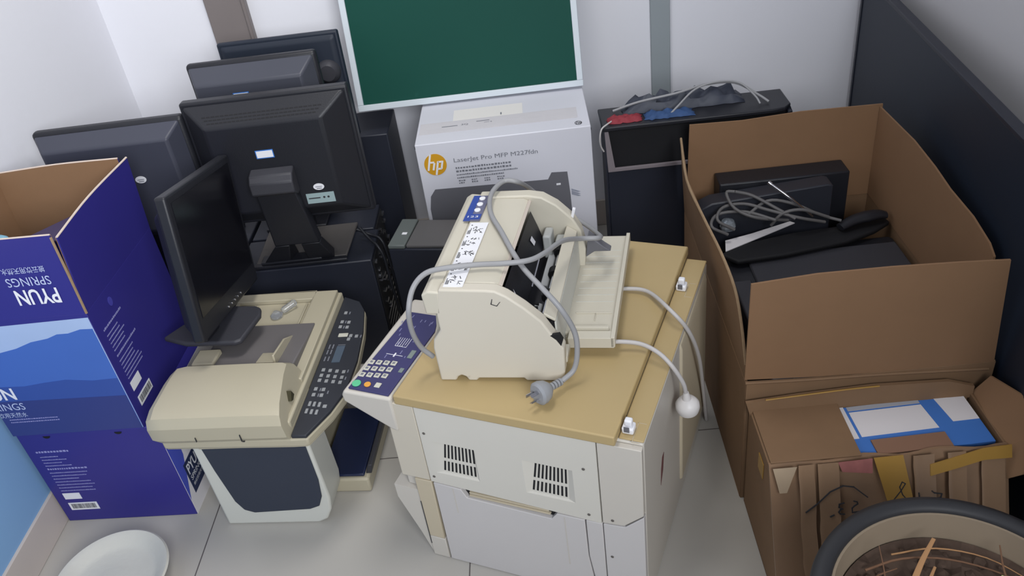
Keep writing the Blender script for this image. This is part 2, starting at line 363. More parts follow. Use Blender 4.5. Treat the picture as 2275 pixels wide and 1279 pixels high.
def cloth(mb, x0, x1, y0, y1, z, amp, nx=14, ny=6, seed=0, t=0.004):
    r = random.Random(seed); g = {}
    for i in range(nx + 1):
        for j in range(ny + 1):
            e = min(i, nx - i, j * 1.5, (ny - j) * 1.5) / 2.0
            hgt = amp * min(1, e) * (0.7 + 0.5 * math.sin(i * 1.3 + seed) * math.cos(j * 1.7 + seed)) + 0.001
            g[i, j] = Vector((x0 + (x1 - x0) * i / nx + r.uniform(-1, 1) * 0.003, y0 + (y1 - y0) * j / ny + r.uniform(-1, 1) * 0.004, z + max(0.001, hgt)))
    idx = {}; vs = []
    for l in (0, 1):
        for i in range(nx + 1):
            for j in range(ny + 1):
                idx[i, j, l] = len(vs); p = g[i, j]; vs.append((p.x, p.y, p.z) if l else (p.x, p.y, z + 0.0005))
    fs = []
    for i in range(nx):
        for j in range(ny):
            fs.append((idx[i, j, 1], idx[i + 1, j, 1], idx[i + 1, j + 1, 1], idx[i, j + 1, 1])); fs.append((idx[i, j, 0], idx[i, j + 1, 0], idx[i + 1, j + 1, 0], idx[i + 1, j, 0]))
    for i in range(nx):
        for j in (0, ny): fs.append((idx[i, j, 0], idx[i + 1, j, 0], idx[i + 1, j, 1], idx[i, j, 1]))
    for j in range(ny):
        for i in (0, nx): fs.append((idx[i, j, 0], idx[i, j + 1, 0], idx[i, j + 1, 1], idx[i, j, 1]))
    return mb.add(vs, fs)
tag(cloth(MB(), 0.168, 0.262, 2.085, 2.13, 0.6005, 0.012, seed=1).build('red_cloth', M_red, angle=80), 'red cloth lying on the front left corner of the black cabinet', 'cloth')
tag(cloth(MB(), 0.268, 0.40, 2.085, 2.13, 0.6005, 0.014, seed=2).build('blue_cloth', M_bluef, angle=80), 'blue cloth lying on the black cabinet beside the red one', 'cloth')
tag(cloth(MB(), 0.215, 0.545, 2.135, 2.196, 0.6005, 0.040, seed=3, nx=18).build('dark_bag', mat('dark_nylon', (58, 62, 74), 0.5, 0.2, 10), angle=80), 'crumpled dark nylon bag on the cabinet behind the blue cloth', 'bag')
tag(MB().tube([(0.19, 2.16, 0.606), (0.26, 2.15, 0.628), (0.36, 2.145, 0.643), (0.44, 2.16, 0.652), (0.52, 2.16, 0.648), (0.575, 2.13, 0.62), (0.60, 2.11, 0.605)], 0.0035, sm=6).tube([(0.335, 2.095, 0.606), (0.36, 2.11, 0.622), (0.41, 2.14, 0.650), (0.47, 2.15, 0.660), (0.53, 2.15, 0.650), (0.565, 2.12, 0.622), (0.575, 2.10, 0.606)], 0.0028, sm=6).build('looped_cable', M_cable, angle=80), 'pale looped cable lying across the top of the black cabinet', 'cable')
tag(MB().tube([(0.185, 2.10, 0.606), (0.165, 2.075, 0.607), (0.149, 2.063, 0.60), (0.143, 2.06, 0.575), (0.145, 2.065, 0.55), (0.152, 2.069, 0.532)], 0.0022, sm=6).build('thin_wire', M_cablew, angle=80), 'thin pale wire hanging over the left corner of the black cabinet', 'cable')

# ---------------------------------------------------------------- dark low printer beside the carton
dp = thing('dark_printer', 'low charcoal printer with a pale grey lid in front of the white carton', 'printer', (-0.4535, 1.918, 0), -11)
MB().prism([(0, 0), (0.335, 0), (0.335, 0.388), (0, 0.388)], 'y', 0.0, 0.135).build('body', M_black2, dp, 0.004)
MB().box(0.0, 0.048, 0.0, 0.14, 0.388, 0.40).build('lid_edge', mat('grey_green_lid', (96, 102, 100), 0.5, 0.06), dp, 0.003)
MB().box(0.05, 0.335, 0.004, 0.138, 0.388, 0.398).build('lid', mat('warm_grey_lid', (92, 90, 90), 0.5, 0.06), dp, 0.003)
k = MB(); k.box(0.024, 0.038, 0.055, 0.066, 0.4002, 0.4008); plabel(k.build('lid_sticker', M_white, dp), 'small white sticker')

# ---------------------------------------------------------------- PC towers
def tower(name_label, loc, rz, w, d, h, ports=True, grp=None):
    t = thing('computer_tower', name_label, 'computer', loc, rz, group=grp)
    MB().box(0, w, 0, d, 0.004, h).build('case', M_black2, t, 0.003)
    for x in (0.02, w - 0.03): MB().box(x, x + 0.015, 0.01, d - 0.01, 0, 0.004).build('foot', M_deep, t)
    if ports:
        p = MB(); p.box(w + 0.0003, w + 0.003, 0.008, d - 0.008, 0.02, h - 0.012); bp = p.build('rear_panel', M_deep, t)
        r = random.Random(int(w * 1000))
        for i in range(16):
            z = h - 0.025 - i * 0.012; y = r.choice([0.02, 0.035, 0.06, 0.085, 0.11]); MB().box(w + 0.003, w + 0.007 + r.random() * 0.006, y, y + r.uniform(0.008, 0.022), z, z + 0.006).build('port', M_metal, bp)
        for i in range(5): MB().box(w + 0.003, w + 0.005, 0.02, d - 0.03, h - 0.22 - i * 0.02, h - 0.212 - i * 0.02).build('slot_cover', mat('dull_metal', (120, 120, 126), 0.35, metal=1.0), bp)
    return t
tower('black computer tower carrying the stand of the monitor with vent slots', (-0.885, 1.9182, 0), 0, 0.3783, 0.165, 0.36)
t2 = tower('black computer tower directly behind the tower that carries the stand', (-0.885, 2.098, 0), 0, 0.362, 0.14, 0.357)
tower('black computer tower at the back, right of the stacked monitors', (-0.615, 2.345, 0), 0, 0.14, 0.19, 0.535, ports=False)
tower('black computer tower in the left corner behind the leftmost monitor', (-1.25, 2.04, 0), 0, 0.355, 0.20, 0.357, ports=False)
tower('black computer tower at the wall under the rearmost flat monitor', (-0.885, 2.25, 0), 0, 0.26, 0.17, 0.357, ports=False)
def cable_bunch(name, label, paths, m, r=0.003):
    b = MB()
    for p in paths: b.tube(p, r, 7, 5)
    return tag(b.build(name, m, angle=80), label, 'cable')
cable_bunch('video_cable', 'black cable with bright plug ends hanging beside the right edge of the tower', [
    [(-0.545, 2.03, 0.40), (-0.52, 2.01, 0.372), (-0.498, 1.985, 0.364), (-0.484, 1.975, 0.33), (-0.480, 1.97, 0.25), (-0.472, 1.965, 0.14), (-0.466, 1.96, 0.02)],
    [(-0.56, 2.05, 0.385), (-0.525, 2.045, 0.366), (-0.494, 2.03, 0.355), (-0.482, 2.02, 0.30), (-0.476, 2.01, 0.18), (-0.470, 2.0, 0.05)]], M_black, 0.0042)

# ---------------------------------------------------------------- monitors seen from behind
def monitor_back(name, label, loc, w, h, depth=0.05, inset=(0.05, 0.05, 0.04, 0.06), th=0.022, yaw=0, tilt=0, slots=0, mrim=None, mback=None, corner=0.01):
    """local: x right, y away from the viewer (screen on +y), z up; back cover bulges to -y"""
    t = thing(name, label, 'monitor', loc, rot=Euler((math.radians(tilt), 0, math.radians(yaw))))
    MB().box(0, w, 0, th, 0, h).build('bezel', mrim or M_black, t, corner, 3)
    l, r, tp_, bt_ = inset
    k = 0.006
    b = MB().hull8([(k, 0.0, k), (w - k, 0.0, k), (w - k, 0.0, h - k), (k, 0.0, h - k)], [(l, -depth, bt_), (w - r, -depth, bt_), (w - r, -depth, h - tp_), (l, -depth, h - tp_)])
    bk = b.build('back_cover', mback or M_black, t, 0.006, 3)
    MB().box(0.018, w - 0.018, th - 0.001, th + 0.0012, 0.022, h - 0.018).build('screen', M_screen, t)
    if slots:
        # slots lie on the sloping top strip of the cover
        p0 = Vector((l, -depth, h - tp_)); p1 = Vector((w - r, -depth, h - tp_)); q0 = Vector((k, 0, h - k)); q1 = Vector((w - k, 0, h - k))
        s = MB()
        for row in range(slots):
            f = 0.18 + row * 0.13
            A = p0.lerp(q0, f); B = p1.lerp(q1, f); up = (q0 - p0); up.x = 0; up.normalize(); nn = Vector((0, -up.z, up.y)).normalized()
            if nn.y > 0: nn = -nn
            n = 26
            for i in range(n):
                a = A.lerp(B, 0.06 + 0.88 * i / n); c = A.lerp(B, 0.06 + 0.88 * (i + 0.8) / n)
                s.add([a + nn * 0.0004, c + nn * 0.0004, c + up * 0.0032 + nn * 0.0004, a + up * 0.0032 + nn * 0.0004], [(0, 1, 2, 3)])
        s.build('vent_slots', M_deep, bk)
    return t, bk
def sticker(parent, x, y, z, w, h, name='asset_sticker', border=True, oval=False):
    Fx = facem((x, y, z), (1, 0, 0), (0, 0, 1), 0.0004)
    if oval:
        b = MB(); b.prism([(w / 2 * math.cos(k * math.pi / 12), h / 2 * math.sin(k * math.pi / 12)) for k in range(24)], 'z', 0, 0.0006, Fx); o = b.build(name, M_white, parent)
        k = MB(); quad_on(k, Fx, -w * 0.3, w * 0.3, -0.0005, 0.0012, 0.0009); quad_on(k, Fx, -w * 0.22, w * 0.25, -0.0055, -0.0035, 0.0009); k.build('sticker_print', M_ink, o)
    else:
        b = MB(); quad_on(b, Fx, -w / 2, w / 2, -h / 2, h / 2, 0.0006); o = b.build(name, M_cyan, parent, 0.0)
        k = MB(); quad_on(k, Fx, -w / 2 + 0.0022, w / 2 - 0.0022, -h / 2 + 0.0022, h / 2 - 0.0022, 0.0009); k.build('sticker_face', M_white, o)
    return o
# C: the one on its stand
mc, mcb = monitor_back('computer_monitor', 'black monitor with vent slots seen from behind on its stand, white blue-edged sticker', (-0.881, 1.925, 0.509), 0.4174, 0.3413, 0.045, (0.06, 0.07, 0.055, 0.05), 0.03, tilt=-1.0, slots=3, corner=0.006)
sticker(mcb, 0.190, -0.045, 0.208, 0.045, 0.022)
plabel(sticker(mcb, 0.300, -0.045, 0.105, 0.028, 0.018, 'oval_sticker', oval=True), 'white oval sticker')
k = MB(); Fx = facem((0.262, -0.045, 0.06), (1, 0, 0), (0, 0, 1), 0.0004); quad_on(k, Fx, 0.0, 0.072, 0.0, 0.028, 0.0006); lb = k.build('rating_label', M_label, mcb)
k = MB(); quad_on(k, Fx, 0.005, 0.035, 0.013, 0.016, 0.0009)
for dx in (0.045, 0.056): k.prism([(dx + 0.003 * math.cos(a * math.pi / 6), 0.015 + 0.003 * math.sin(a * math.pi / 6)) for a in range(12)], 'z', 0, 0.0009, Fx)
k.build('label_print', M_inkd, lb)
MB().prism([(-0.045, 0.172), (-0.075, 0.164), (-0.088, 0.148), (-0.09, 0.118), (-0.062, 0.10), (-0.045, 0.10)], 'x', 0.142, 0.252).build('neck_hinge', M_dgrey, mc, 0.004)
MB().hull8([(0.142, -0.045, -0.055), (0.262, -0.045, -0.055), (0.262, -0.008, -0.055), (0.142, -0.008, -0.055)], [(0.148, -0.08, 0.14), (0.246, -0.08, 0.14), (0.246, -0.045, 0.14), (0.148, -0.045, 0.14)]).build('neck', M_black, mc, 0.004)
# forked foot of the stand: two legs and a crossbar around an opening, in stand frame
MB().hull8([(0.075, 0.012, -0.137), (0.150, 0.012, -0.137), (0.165, 0.06, -0.137), (0.115, 0.06, -0.137)], [(0.142, -0.045, -0.0555), (0.182, -0.045, -0.0555), (0.182, -0.010, -0.0555), (0.142, -0.010, -0.0555)]).build('neck_leg', M_black, mc, 0.003)
MB().hull8([(0.200, 0.012, -0.137), (0.275, 0.012, -0.137), (0.265, 0.06, -0.137), (0.215, 0.06, -0.137)], [(0.212, -0.045, -0.0555), (0.262, -0.045, -0.0555), (0.262, -0.010, -0.0555), (0.212, -0.010, -0.0555)]).build('neck_leg', M_black, mc, 0.003)
MB().box(0.070, 0.240, 0.005, 0.045, -0.137, -0.130).build('neck_crossbar', M_black, mc, 0.002)
MB().prism([(0.052, 0.02), (0.045, 0.20), (0.31, 0.20), (0.305, 0.018)], 'z', -0.146, -0.137).build('base', M_dusty, mc, 0.003)
MB().prism([(0.046, 0.0), (0.052, 0.02), (0.305, 0.018), (0.31, 0.0)], 'z', -0.1465, -0.138).build('base_rim', M_black, mc, 0.002)

# D: left one
md, mdb = monitor_back('computer_monitor', 'black monitor turned away beside the left wall, partly behind the blue box', (-1.262, 1.918, 0.494), 0.381, 0.3293, 0.05, (0.035, 0.032, 0.034, 0.05), 0.03, yaw=0.9, mrim=M_black, mback=mat('slate_plastic', (62, 64, 76), 0.45, 0.06, 6))
plabel(sticker(mdb, 0.250, -0.05, 0.198, 0.028, 0.019, 'oval_sticker', oval=True), 'white oval sticker')
MB().box(0.12, 0.24, -0.02, 0.02, -0.12, 0.06).build('neck', M_black, md, 0.004)
MB().box(0.07, 0.29, -0.08, 0.10, -0.132, -0.12).build('base', M_black, md, 0.003)
tower('black computer tower hidden behind the blue box, under the left monitor', (-1.22, 1.82, 0), 0, 0.33, 0.20, 0.362, ports=False)
# E: sliver behind D
me_, meb = monitor_back('computer_monitor', 'black monitor of which a thin edge shows behind the leftmost monitor', (-1.075, 2.12, 0.452), 0.145, 0.25, 0.02, (0.03, 0.03, 0.03, 0.03), 0.022, corner=0.004)
MB().box(0.04, 0.11, 0.0, 0.02, -0.085, 0.02).build('neck', M_black, me_, 0.003)
MB().box(0.0, 0.145, -0.03, 0.08, -0.094, -0.085).build('base', M_black, me_, 0.003)
# B
mb_, mbb = monitor_back('computer_monitor', 'black monitor with a deep sloping back rising between the vented monitor and the rearmost one', (-0.9166, 2.125, 0.58), 0.3464, 0.3, 0.055, (0.03, 0.035, 0.040, 0.05), 0.026, mback=mat('slate_plastic2', (66, 68, 78), 0.45, 0.06, 6))
sticker(mbb, 0.145, -0.055, 0.222, 0.042, 0.022)
MB().box(0.11, 0.22, 0.0, 0.024, -0.215, 0.04).build('neck', M_black, mb_, 0.004)
MB().box(0.07, 0.25, 0.005, 0.10, -0.222, -0.212).build('base', M_black, mb_, 0.003)
# A
ma, mab = monitor_back('computer_monitor', 'flat blue-black monitor at the very back in front of the dark column', (-0.885, 2.285, 0.565), 0.3427, 0.309, 0.008, (0.02, 0.02, 0.02, 0.02), 0.02, tilt=-3.0, mrim=M_navy, mback=M_navy, corner=0.006)
MB().lathe([(0.0, -0.02), (0.022, -0.02), (0.03, -0.012), (0.034, 0.0), (0.034, 0.01)], (0, 0, 0), 24, Matrix.Translation((0.297, -0.008, 0.200)) @ Matrix.Rotation(math.radians(90), 4, 'X') @ Matrix.Scale(-1, 4, (0, 0, 1))).build('swivel_knob', M_dgrey, ma)
MB().box(0.12, 0.22, 0.004, 0.020, -0.197, 0.02).build('neck', M_black, ma, 0.003)
MB().box(0.06, 0.25, 0.0, 0.075, -0.205, -0.197).build('base', M_black, ma, 0.003)

# F: the one facing right, leaning across the grey multifunction printer
yawF, rollF = math.radians(89.0), math.radians(-12.3)
uF = Vector((math.cos(yawF), math.sin(yawF), 0)); kF = Vector((0, 0, 1))
u2 = uF * math.cos(rollF) + kF * math.sin(rollF); w2 = kF * math.cos(rollF) - uF * math.sin(rollF); nF = u2.cross(w2)
MF = Matrix(((u2.x, -nF.x, w2.x, 0), (u2.y, -nF.y, w2.y, 0), (u2.z, -nF.z, w2.z, 0), (0, 0, 0, 1)))
mf = thing('computer_monitor', 'black monitor with its dark screen facing right, standing beside the grey-cream multifunction printer', 'monitor', (-0.7814, 1.4326, 0.4928), rot=MF.to_euler())
# local: x along the screen, y away from screen front, z up
wF, hF = 0.370, 0.331
MB().box(0, wF, 0, 0.026, 0, hF).build('bezel', M_black, mf, 0.006, 3)
MB().box(0.02, wF - 0.016, -0.0012, 0.001, 0.052, hF - 0.018).build('screen', M_screen, mf)
MB().hull8([(0.008, 0.026, 0.01), (wF - 0.008, 0.026, 0.01), (wF - 0.008, 0.026, hF - 0.03), (0.008, 0.026, hF - 0.03)], [(0.03, 0.052, 0.03), (wF - 0.04, 0.052, 0.03), (wF - 0.04, 0.052, hF - 0.05), (0.03, 0.052, hF - 0.05)]).build('back_cover', M_black, mf, 0.008, 3)
for i in range(5): MB().box(0.155 + i * 0.021, 0.160 + i * 0.021, -0.003, 0.001, 0.015, 0.020).build('menu_button', M_metal, mf, 0.0008)
MB().box(0.07, 0.15, 0.028, 0.048, -0.030, 0.08).build('neck', M_black, mf, 0.004)
fb = thing('monitor_foot', 'rounded charcoal monitor foot lying on the paper feeder of the grey-cream printer', 'monitor stand', (-0.8671, 1.352, 0), -4.5)
MB().prism([(-0.085, 0.19), (-0.02, 0.165), (0.100, 0.160), (0.115, 0.168), (0.130, 0.262), (0.122, 0.290), (0.106, 0.300), (0.02, 0.306), (-0.02, 0.295)], 'z', 0.4235, 0.437).build('foot_plate', M_dgrey, fb, 0.005, 3)

# ---------------------------------------------------------------- multifunction printer (grey-cream)
mp_ = thing('multifunction_printer', 'grey-cream office multifunction printer with feeder and slate keypad, left of the copier', 'printer', (-0.8671, 1.352, 0), -4.5)
ped = [(0.004, 0.0), (0.235, 0.0), (0.258, 0.012), (0.274, 0.045), (0.280, 0.085), (0.275, 0.297), (0.0, 0.297)]
MB().prism(ped, 'y', 0.0, 0.095).build('pedestal', M_mfpl, mp_, 0.006, 3)
MB().prism([(0.0, 0.0), (0.212, 0.0), (0.214, 0.13), (0.262, 0.25), (0.27, 0.297), (0.0, 0.297)], 'y', 0.0955, 0.40).build('rear_body', M_mfp, mp_, 0.004, 2)
pn = [(0.024, 0.262), (0.032, 0.19), (0.048, 0.085), (0.062, 0.055), (0.085, 0.044), (0.225, 0.052), (0.250, 0.062), (0.264, 0.095), (0.270, 0.15), (0.268, 0.262)]
MB().prism(pn, 'y', -0.003, 0.001).build('side_panel', mat('slate_blue_panel', (48, 54, 68), 0.5, 0.05), mp_, 0.002)
MB().prism([(0.02, 0.262), (0.27, 0.262), (0.29, 0.299), (-0.01, 0.299)], 'y', -0.004, 0.38).build('neck_band', M_mfp, mp_, 0.002)
# scanner base with bowed keypad side (plan view), keypad top
plan = [(-0.025, -0.05), (0.272, -0.056), (0.307, -0.055), (0.342, 0.02), (0.3625, 0.09), (0.3645, 0.19), (0.3545, 0.30), (0.338, 0.39), (0.318, 0.428), (0.268, 0.455), (-0.01, 0.455), (-0.03, 0.2)]
def shrink(pl, d, c=(0.14, 0.2)): return [(c[0] + (x - c[0]) * d, c[1] + (y - c[1]) * d) for x, y in pl]
MB().prism(shrink(plan, 0.93), 'z', 0.296, 0.312, prof2=shrink(plan, 0.995)).prism(shrink(plan, 0.996), 'z', 0.3121, 0.334).build('scanner_base', M_mfp, mp_, 0.004, 2)
kp = [(0.272, -0.052), (0.305, -0.053), (0.340, 0.02), (0.3605, 0.09), (0.3625, 0.19), (0.3525, 0.30), (0.336, 0.388), (0.316, 0.425), (0.270, 0.45)]
kpo = MB().prism(kp, 'z', 0.3342, 0.343).build('keypad', M_panel, mp_, 0.002)
ks = MB(); kg = MB(); Fk = facem((0, 0, 0.343), (1, 0, 0), (0, 1, 0), 0.0)
def key(mb, x, y, w=0.008, h=0.010, th=0.0025):
    if mb is ks: MB().box(x - w / 2, x + w / 2, y - h / 2, y + h / 2, 0, th, Fk).build('button', M_keyg, kpo, 0.0006)
    else: mb.box(x - w / 2, x + w / 2, y - h / 2, y + h / 2, 0, th, Fk)
for x in (0.290, 0.307, 0.324, 0.341):
    for y, s in ((0.157, 0.0), (0.138, 0.0), (0.121, 0.0)): key(ks, x, y - (x - 0.29) * 0.2)
for x, y in ((0.2916, 0.376), (0.291, 0.339), (0.309, 0.336), (0.291, 0.319), (0.309, 0.316), (0.3265, 0.281), (0.3415, 0.278), (0.324, 0.268), (0.289, 0.092), (0.308, 0.089), (0.289, 0.073), (0.308, 0.070)): key(ks, x, y)
for x, y in ((0.288, 0.044), (0.299, 0.042), (0.311, 0.040), (0.287, 0.021), (0.299, 0.018), (0.311, 0.016)): key(ks, x, y, 0.006, 0.014)
key(ks, 0.325, 0.0336, 0.009, 0.009)
key(kg, 0.3065, 0.285, 0.024, 0.013); plabel(kg.build('menu_button_block', M_key, kpo, 0.001), 'pale rectangular button block')
k = MB(); k.box(0.302, 0.322, 0.183, 0.243, 0, 0.0016, Fk); dsp = k.build('display', mat('slate_lcd', (84, 96, 110), 0.25), kpo)
k = MB(); k.box(0.303, 0.321, 0.247, 0.2485, 0, 0.001, Fk)
for yy in (0.19, 0.215, 0.235): k.box(0.281, 0.284, yy, yy + 0.016, 0, 0.0006, Fk).box(0.290, 0.293, yy, yy + 0.016, 0, 0.0006, Fk)
for x, y in ((0.302, 0.376), (0.300, 0.339), (0.300, 0.318), (0.352, 0.278), (0.3, 0.09), (0.3, 0.072), (0.32, 0.08), (0.35, 0.15), (0.35, 0.125)): k.box(x - 0.0015, x + 0.0015, y - 0.005, y + 0.005, 0, 0.0005, Fk)
k.build('keypad_print', M_ink, kpo)
# lid
lidp = [(-0.012, -0.03), (0.268, -0.03), (0.270, 0.445), (-0.008, 0.448)]
MB().prism(lidp, 'z', 0.335, 0.362).build('lid', M_mfp, mp_, 0.004, 2)
lp = MB(); lp.box(0.205, 0.262, 0.095, 0.438, 0.362, 0.374).box(0.0, 0.205, 0.405, 0.438, 0.362, 0.374).box(0.0, 0.012, 0.29, 0.405, 0.362, 0.372)
lp.box(0.055, 0.060, 0.335, 0.400, 0.362, 0.367).box(0.188, 0.192, 0.30, 0.40, 0.362, 0.367).build('lid_rim', M_mfp, mp_, 0.003, 2)
lp = MB(); lp.prism([(0.105, 0.362), (0.29, 0.362), (0.30, 0.376), (0.11, 0.396)], 'x', 0.012, 0.240).build('paper_tray', mat('taupe_plastic', (108, 104, 104), 0.5, 0.05), mp_, 0.003)
MB().prism([(0.12, 0.374), (0.25, 0.374), (0.245, 0.382), (0.20, 0.408), (0.125, 0.420)], 'x', 0.196, 0.201).prism([(0.13, 0.378), (0.20, 0.378), (0.19, 0.386), (0.13, 0.398)], 'x', 0.15, 0.197).build('paper_guide', M_mfp, mp_, 0.0015)
MB().box(-0.006, 0.048, 0.13, 0.185, 0.36, 0.4).build('left_guide', M_mfp, mp_, 0.004)
adf = [(-0.056, 0.337), (-0.066, 0.352), (-0.068, 0.388), (-0.058, 0.410), (-0.03, 0.420), (0.06, 0.423), (0.100, 0.420), (0.122, 0.40), (0.124, 0.362), (0.10, 0.337)]
def adfprof(s, dz): return [(y * s, 0.337 + (z - 0.337) * dz) for y, z in adf]
a_ = MB()
secs = [(-0.042, 0.72, 0.55), (-0.034, 0.88, 0.84), (-0.018, 0.97, 0.97), (0.005, 1.0, 1.0), (0.18, 1.0, 1.0), (0.262, 1.0, 0.985), (0.270, 0.98, 0.95)]
n = len(adf); vs = []; fs = []
for x, s, dz in secs: vs += [Vector((x - (max(0, z - 0.345) / 0.075 * (0.004 + 0.034 * max(0, y + 0.06) / 0.18) if x > 0.25 else 0), y, z)) for y, z in adfprof(s, dz)]
for i in range(len(secs) - 1):
    for j in range(n): fs.append((i * n + j, i * n + (j + 1) % n, (i + 1) * n + (j + 1) % n, (i + 1) * n + j))
fs += [tuple(range(n)), tuple((len(secs) - 1) * n + j for j in range(n - 1, -1, -1))]
adfo = a_.add(vs, fs).build('document_feeder', M_mfp, mp_, 0.0, angle=25)
k = MB(); k.box(0.170, 0.1715, -0.0692, -0.066, 0.347, 0.366).box(0.172, 0.177, -0.0692, -0.066, 0.346, 0.3475).box(0.070, 0.071, -0.0692, -0.066, 0.350, 0.362); k.build('cover_notch', M_inkd, adfo)
k = MB(); k.prism([(0.020, 0.375), (0.030, 0.37), (0.042, 0.376), (0.034, 0.393)], 'x', 0.250, 0.2615); k.build('side_mark', mat('olive_mark', (60, 56, 36), 0.5), adfo)
# paper tray at the foot
MB().box(0.222, 0.345, 0.092, 0.34, 0.0, 0.046).build('output_tray', M_mfp, mp_, 0.006)
MB().box(0.226, 0.334, 0.100, 0.34, 0.0462, 0.054).build('tray_cover', mat('dark_blue_smoked_plastic', (34, 42, 70), 0.25, 0.05), mp_, 0.003)
MB().prism([(0.335, 0.046), (0.350, 0.046), (0.356, 0.075), (0.345, 0.075)], 'y', 0.11, 0.335).build('tray_wall', M_dgrey, mp_, 0.002)
cs = thing('clear_stopper', 'small clear plastic stopper lying on the lid of the grey-cream printer', 'plastic stopper', (-0.716, 1.690, 0.3635), 40)
MB().lathe([(0.004, 0), (0.014, 0.0), (0.016, 0.006), (0.010, 0.012), (0.006, 0.016)], (0, 0, 0), 16).build('disc', M_glass, cs)
MB().lathe([(0.006, -0.012), (0.009, -0.006), (0.0085, 0.02), (0.010, 0.024), (0.006, 0.030)], (0, 0, 0), 14, Matrix.Translation((0.028, 0, 0.010)) @ Matrix.Rotation(math.radians(80), 4, 'Y')).build('stem', M_glass, cs)

# ---------------------------------------------------------------- copier
cp = thing('photocopier', 'large yellowed cream photocopier with a purple keypad in the middle of the floor', 'copier', (-0.3093, 1.1996, 0), -21.9)
yf = 0.014
main = [(-0.04, 0.0), (0.4517, 0.0), (0.4522, 0.466), (-0.045, 0.466), (-0.0695, 0.455), (-0.0695, 0.2115), (-0.045, 0.2115)]
MB().prism(main, 'y', yf, 0.60).build('body', M_copier, cp, 0.004)
MB().prism([(-0.036, 0.004), (0.448, 0.004), (0.448, 0.46), (-0.036, 0.46)], 'y', 0.0105, yf + 0.001).build('seam_shade_sheet', M_deep, cp)  # black sheet added behind the plates to paint shade into their gaps
# upper side plate with two sunken vents
def plate(name, pts, m, parent, y0=0.0, bevel=0.0015):
    return MB().prism(pts, 'y', y0, yf - 0.001).build(name, m, parent, bevel)
xs = [0.0008, 0.019, 0.1165, 0.2166, 0.318, 0.3675]
zb = lambda x: 0.2545 - 0.030 * x; zt = lambda x: 0.4625
rows = [zb, lambda x: 0.286, lambda x: 0.376, zt]
U = MB(); vid = {}
def gp(i, j):
    if (i, j) not in vid: vid[i, j] = len(U.v); U.v.append((xs[i], 0.0, rows[j](xs[i])))
    return vid[i, j]
inner = {1: (0.0345, 0.112), 3: (0.2275, 0.304)}
vents = {}
for i in range(5):
    for j in range(3):
        q = (gp(i, j), gp(i + 1, j), gp(i + 1, j + 1), gp(i, j + 1))
        if j == 1 and i in inner:
            a, b = inner[i]; o = len(U.v)
            U.v += [(a, 0.004, 0.2885), (b, 0.004, 0.2885), (b + 0.002, 0.011, 0.3745), (a + 0.020 * 0.6, 0.011, 0.3745)]
            U.f += [(q[0], q[1], o + 1, o), (q[1], q[2], o + 2, o + 1), (q[2], q[3], o + 3, o + 2), (q[3], q[0], o, o + 3), (o, o + 1, o + 2, o + 3)]
            vents[i] = [Vector(U.v[o + k]) for k in range(4)]
        else: U.f.append(q)
# rim of the plate going back
loop = [(i, 0) for i in range(6)] + [(5, 1), (5, 2), (5, 3)] + [(i, 3) for i in range(4, -1, -1)] + [(0, 2), (0, 1)]
for k in range(len(loop)):
    a, b = gp(*loop[k]), gp(*loop[(k + 1) % len(loop)]); o = len(U.v)
    U.v += [(U.v[a][0], yf, U.v[a][2]), (U.v[b][0], yf, U.v[b][2])]; U.f.append((a, o, o + 1, b))
up_ = U.build('upper_side_panel', mat('aged_white_panel', (206, 202, 192), 0.45, 0.03, 4), cp, 0.0, angle=20)
for i, q in vents.items():
    s = MB()
    for row, (f0, f1) in enumerate(((0.06, 0.36), (0.46, 0.98))):
        for c in range(9):
            g0, g1 = (c + 0.12) / 9, (c + 0.62) / 9
            P = []
            for (g, f) in ((g0, f0), (g1, f0), (g1, f1), (g0, f1)):
                P.append(q[0].lerp(q[1], g).lerp(q[3].lerp(q[2], g), f) + Vector((0, -0.0006, 0)))
            s.add(P, [(0, 1, 2, 3)])
    s.build('vent_grille', M_deep, up_)
plate('right_side_panel', [(0.3695, 0.2455), (0.4125, 0.250), (0.4515, 0.2905), (0.4518, 0.4625), (0.3695, 0.4625)], M_copier, cp)
plate('lower_right_panel', [(0.3705, 0.0015), (0.4512, 0.0015), (0.4515, 0.2865), (0.4135, 0.2462), (0.3705, 0.2425)], M_copierw, cp)
plate('side_door', [(0.0035, 0.0015), (0.339, 0.0015), (0.340, 0.07), (0.3335, 0.132), (0.3325, 0.241), (0.2755, 0.2405), (0.2630, 0.2215), (0.0780, 0.2255), (0.0672, 0.2475), (0.0045, 0.2505)], M_copierw, cp)
plate('narrow_strip', [(0.3415, 0.0015), (0.3685, 0.0015), (0.3685, 0.2415), (0.3355, 0.2415), (0.3355, 0.133), (0.343, 0.07)], M_copierw, cp)
k = MB()
for i in range(3): k.box(0.082, 0.260 - i * 0.004, 0.004 + i * 0.002, 0.0105, 0.2275 + i * 0.006, 0.2315 + i * 0.006)
k.build('door_handle', M_copierb, cp, 0.0008)
MB().box(0.048, 0.0492, -0.0008, 0.001, 0.17, 0.246).build('door_rib', M_copier, cp); MB().box(0.290, 0.2912, -0.0008, 0.001, 0.09, 0.235).build('door_rib', M_copier, cp)
plate('lower_left_panel', [(-0.0405, 0.067), (-0.0022, 0.0665), (0.0, 0.2515), (-0.0395, 0.2515)], M_copierb, cp)
plate('lower_left_foot', [(-0.0395, 0.0015), (-0.0005, 0.0015), (-0.001, 0.0645), (-0.0405, 0.065)], M_copier, cp)
plate('upper_left_panel', [(-0.068, 0.2545), (-0.002, 0.2555), (-0.0015, 0.4625), (-0.066, 0.4625)], mat('aged_white_panel2', (200, 192, 176), 0.45, 0.03, 4), cp)
k = MB(); k.box(-0.0395, -0.0375, -0.0006, 0.0, 0.04, 0.18).build('seam_line', M_inkd, cp)
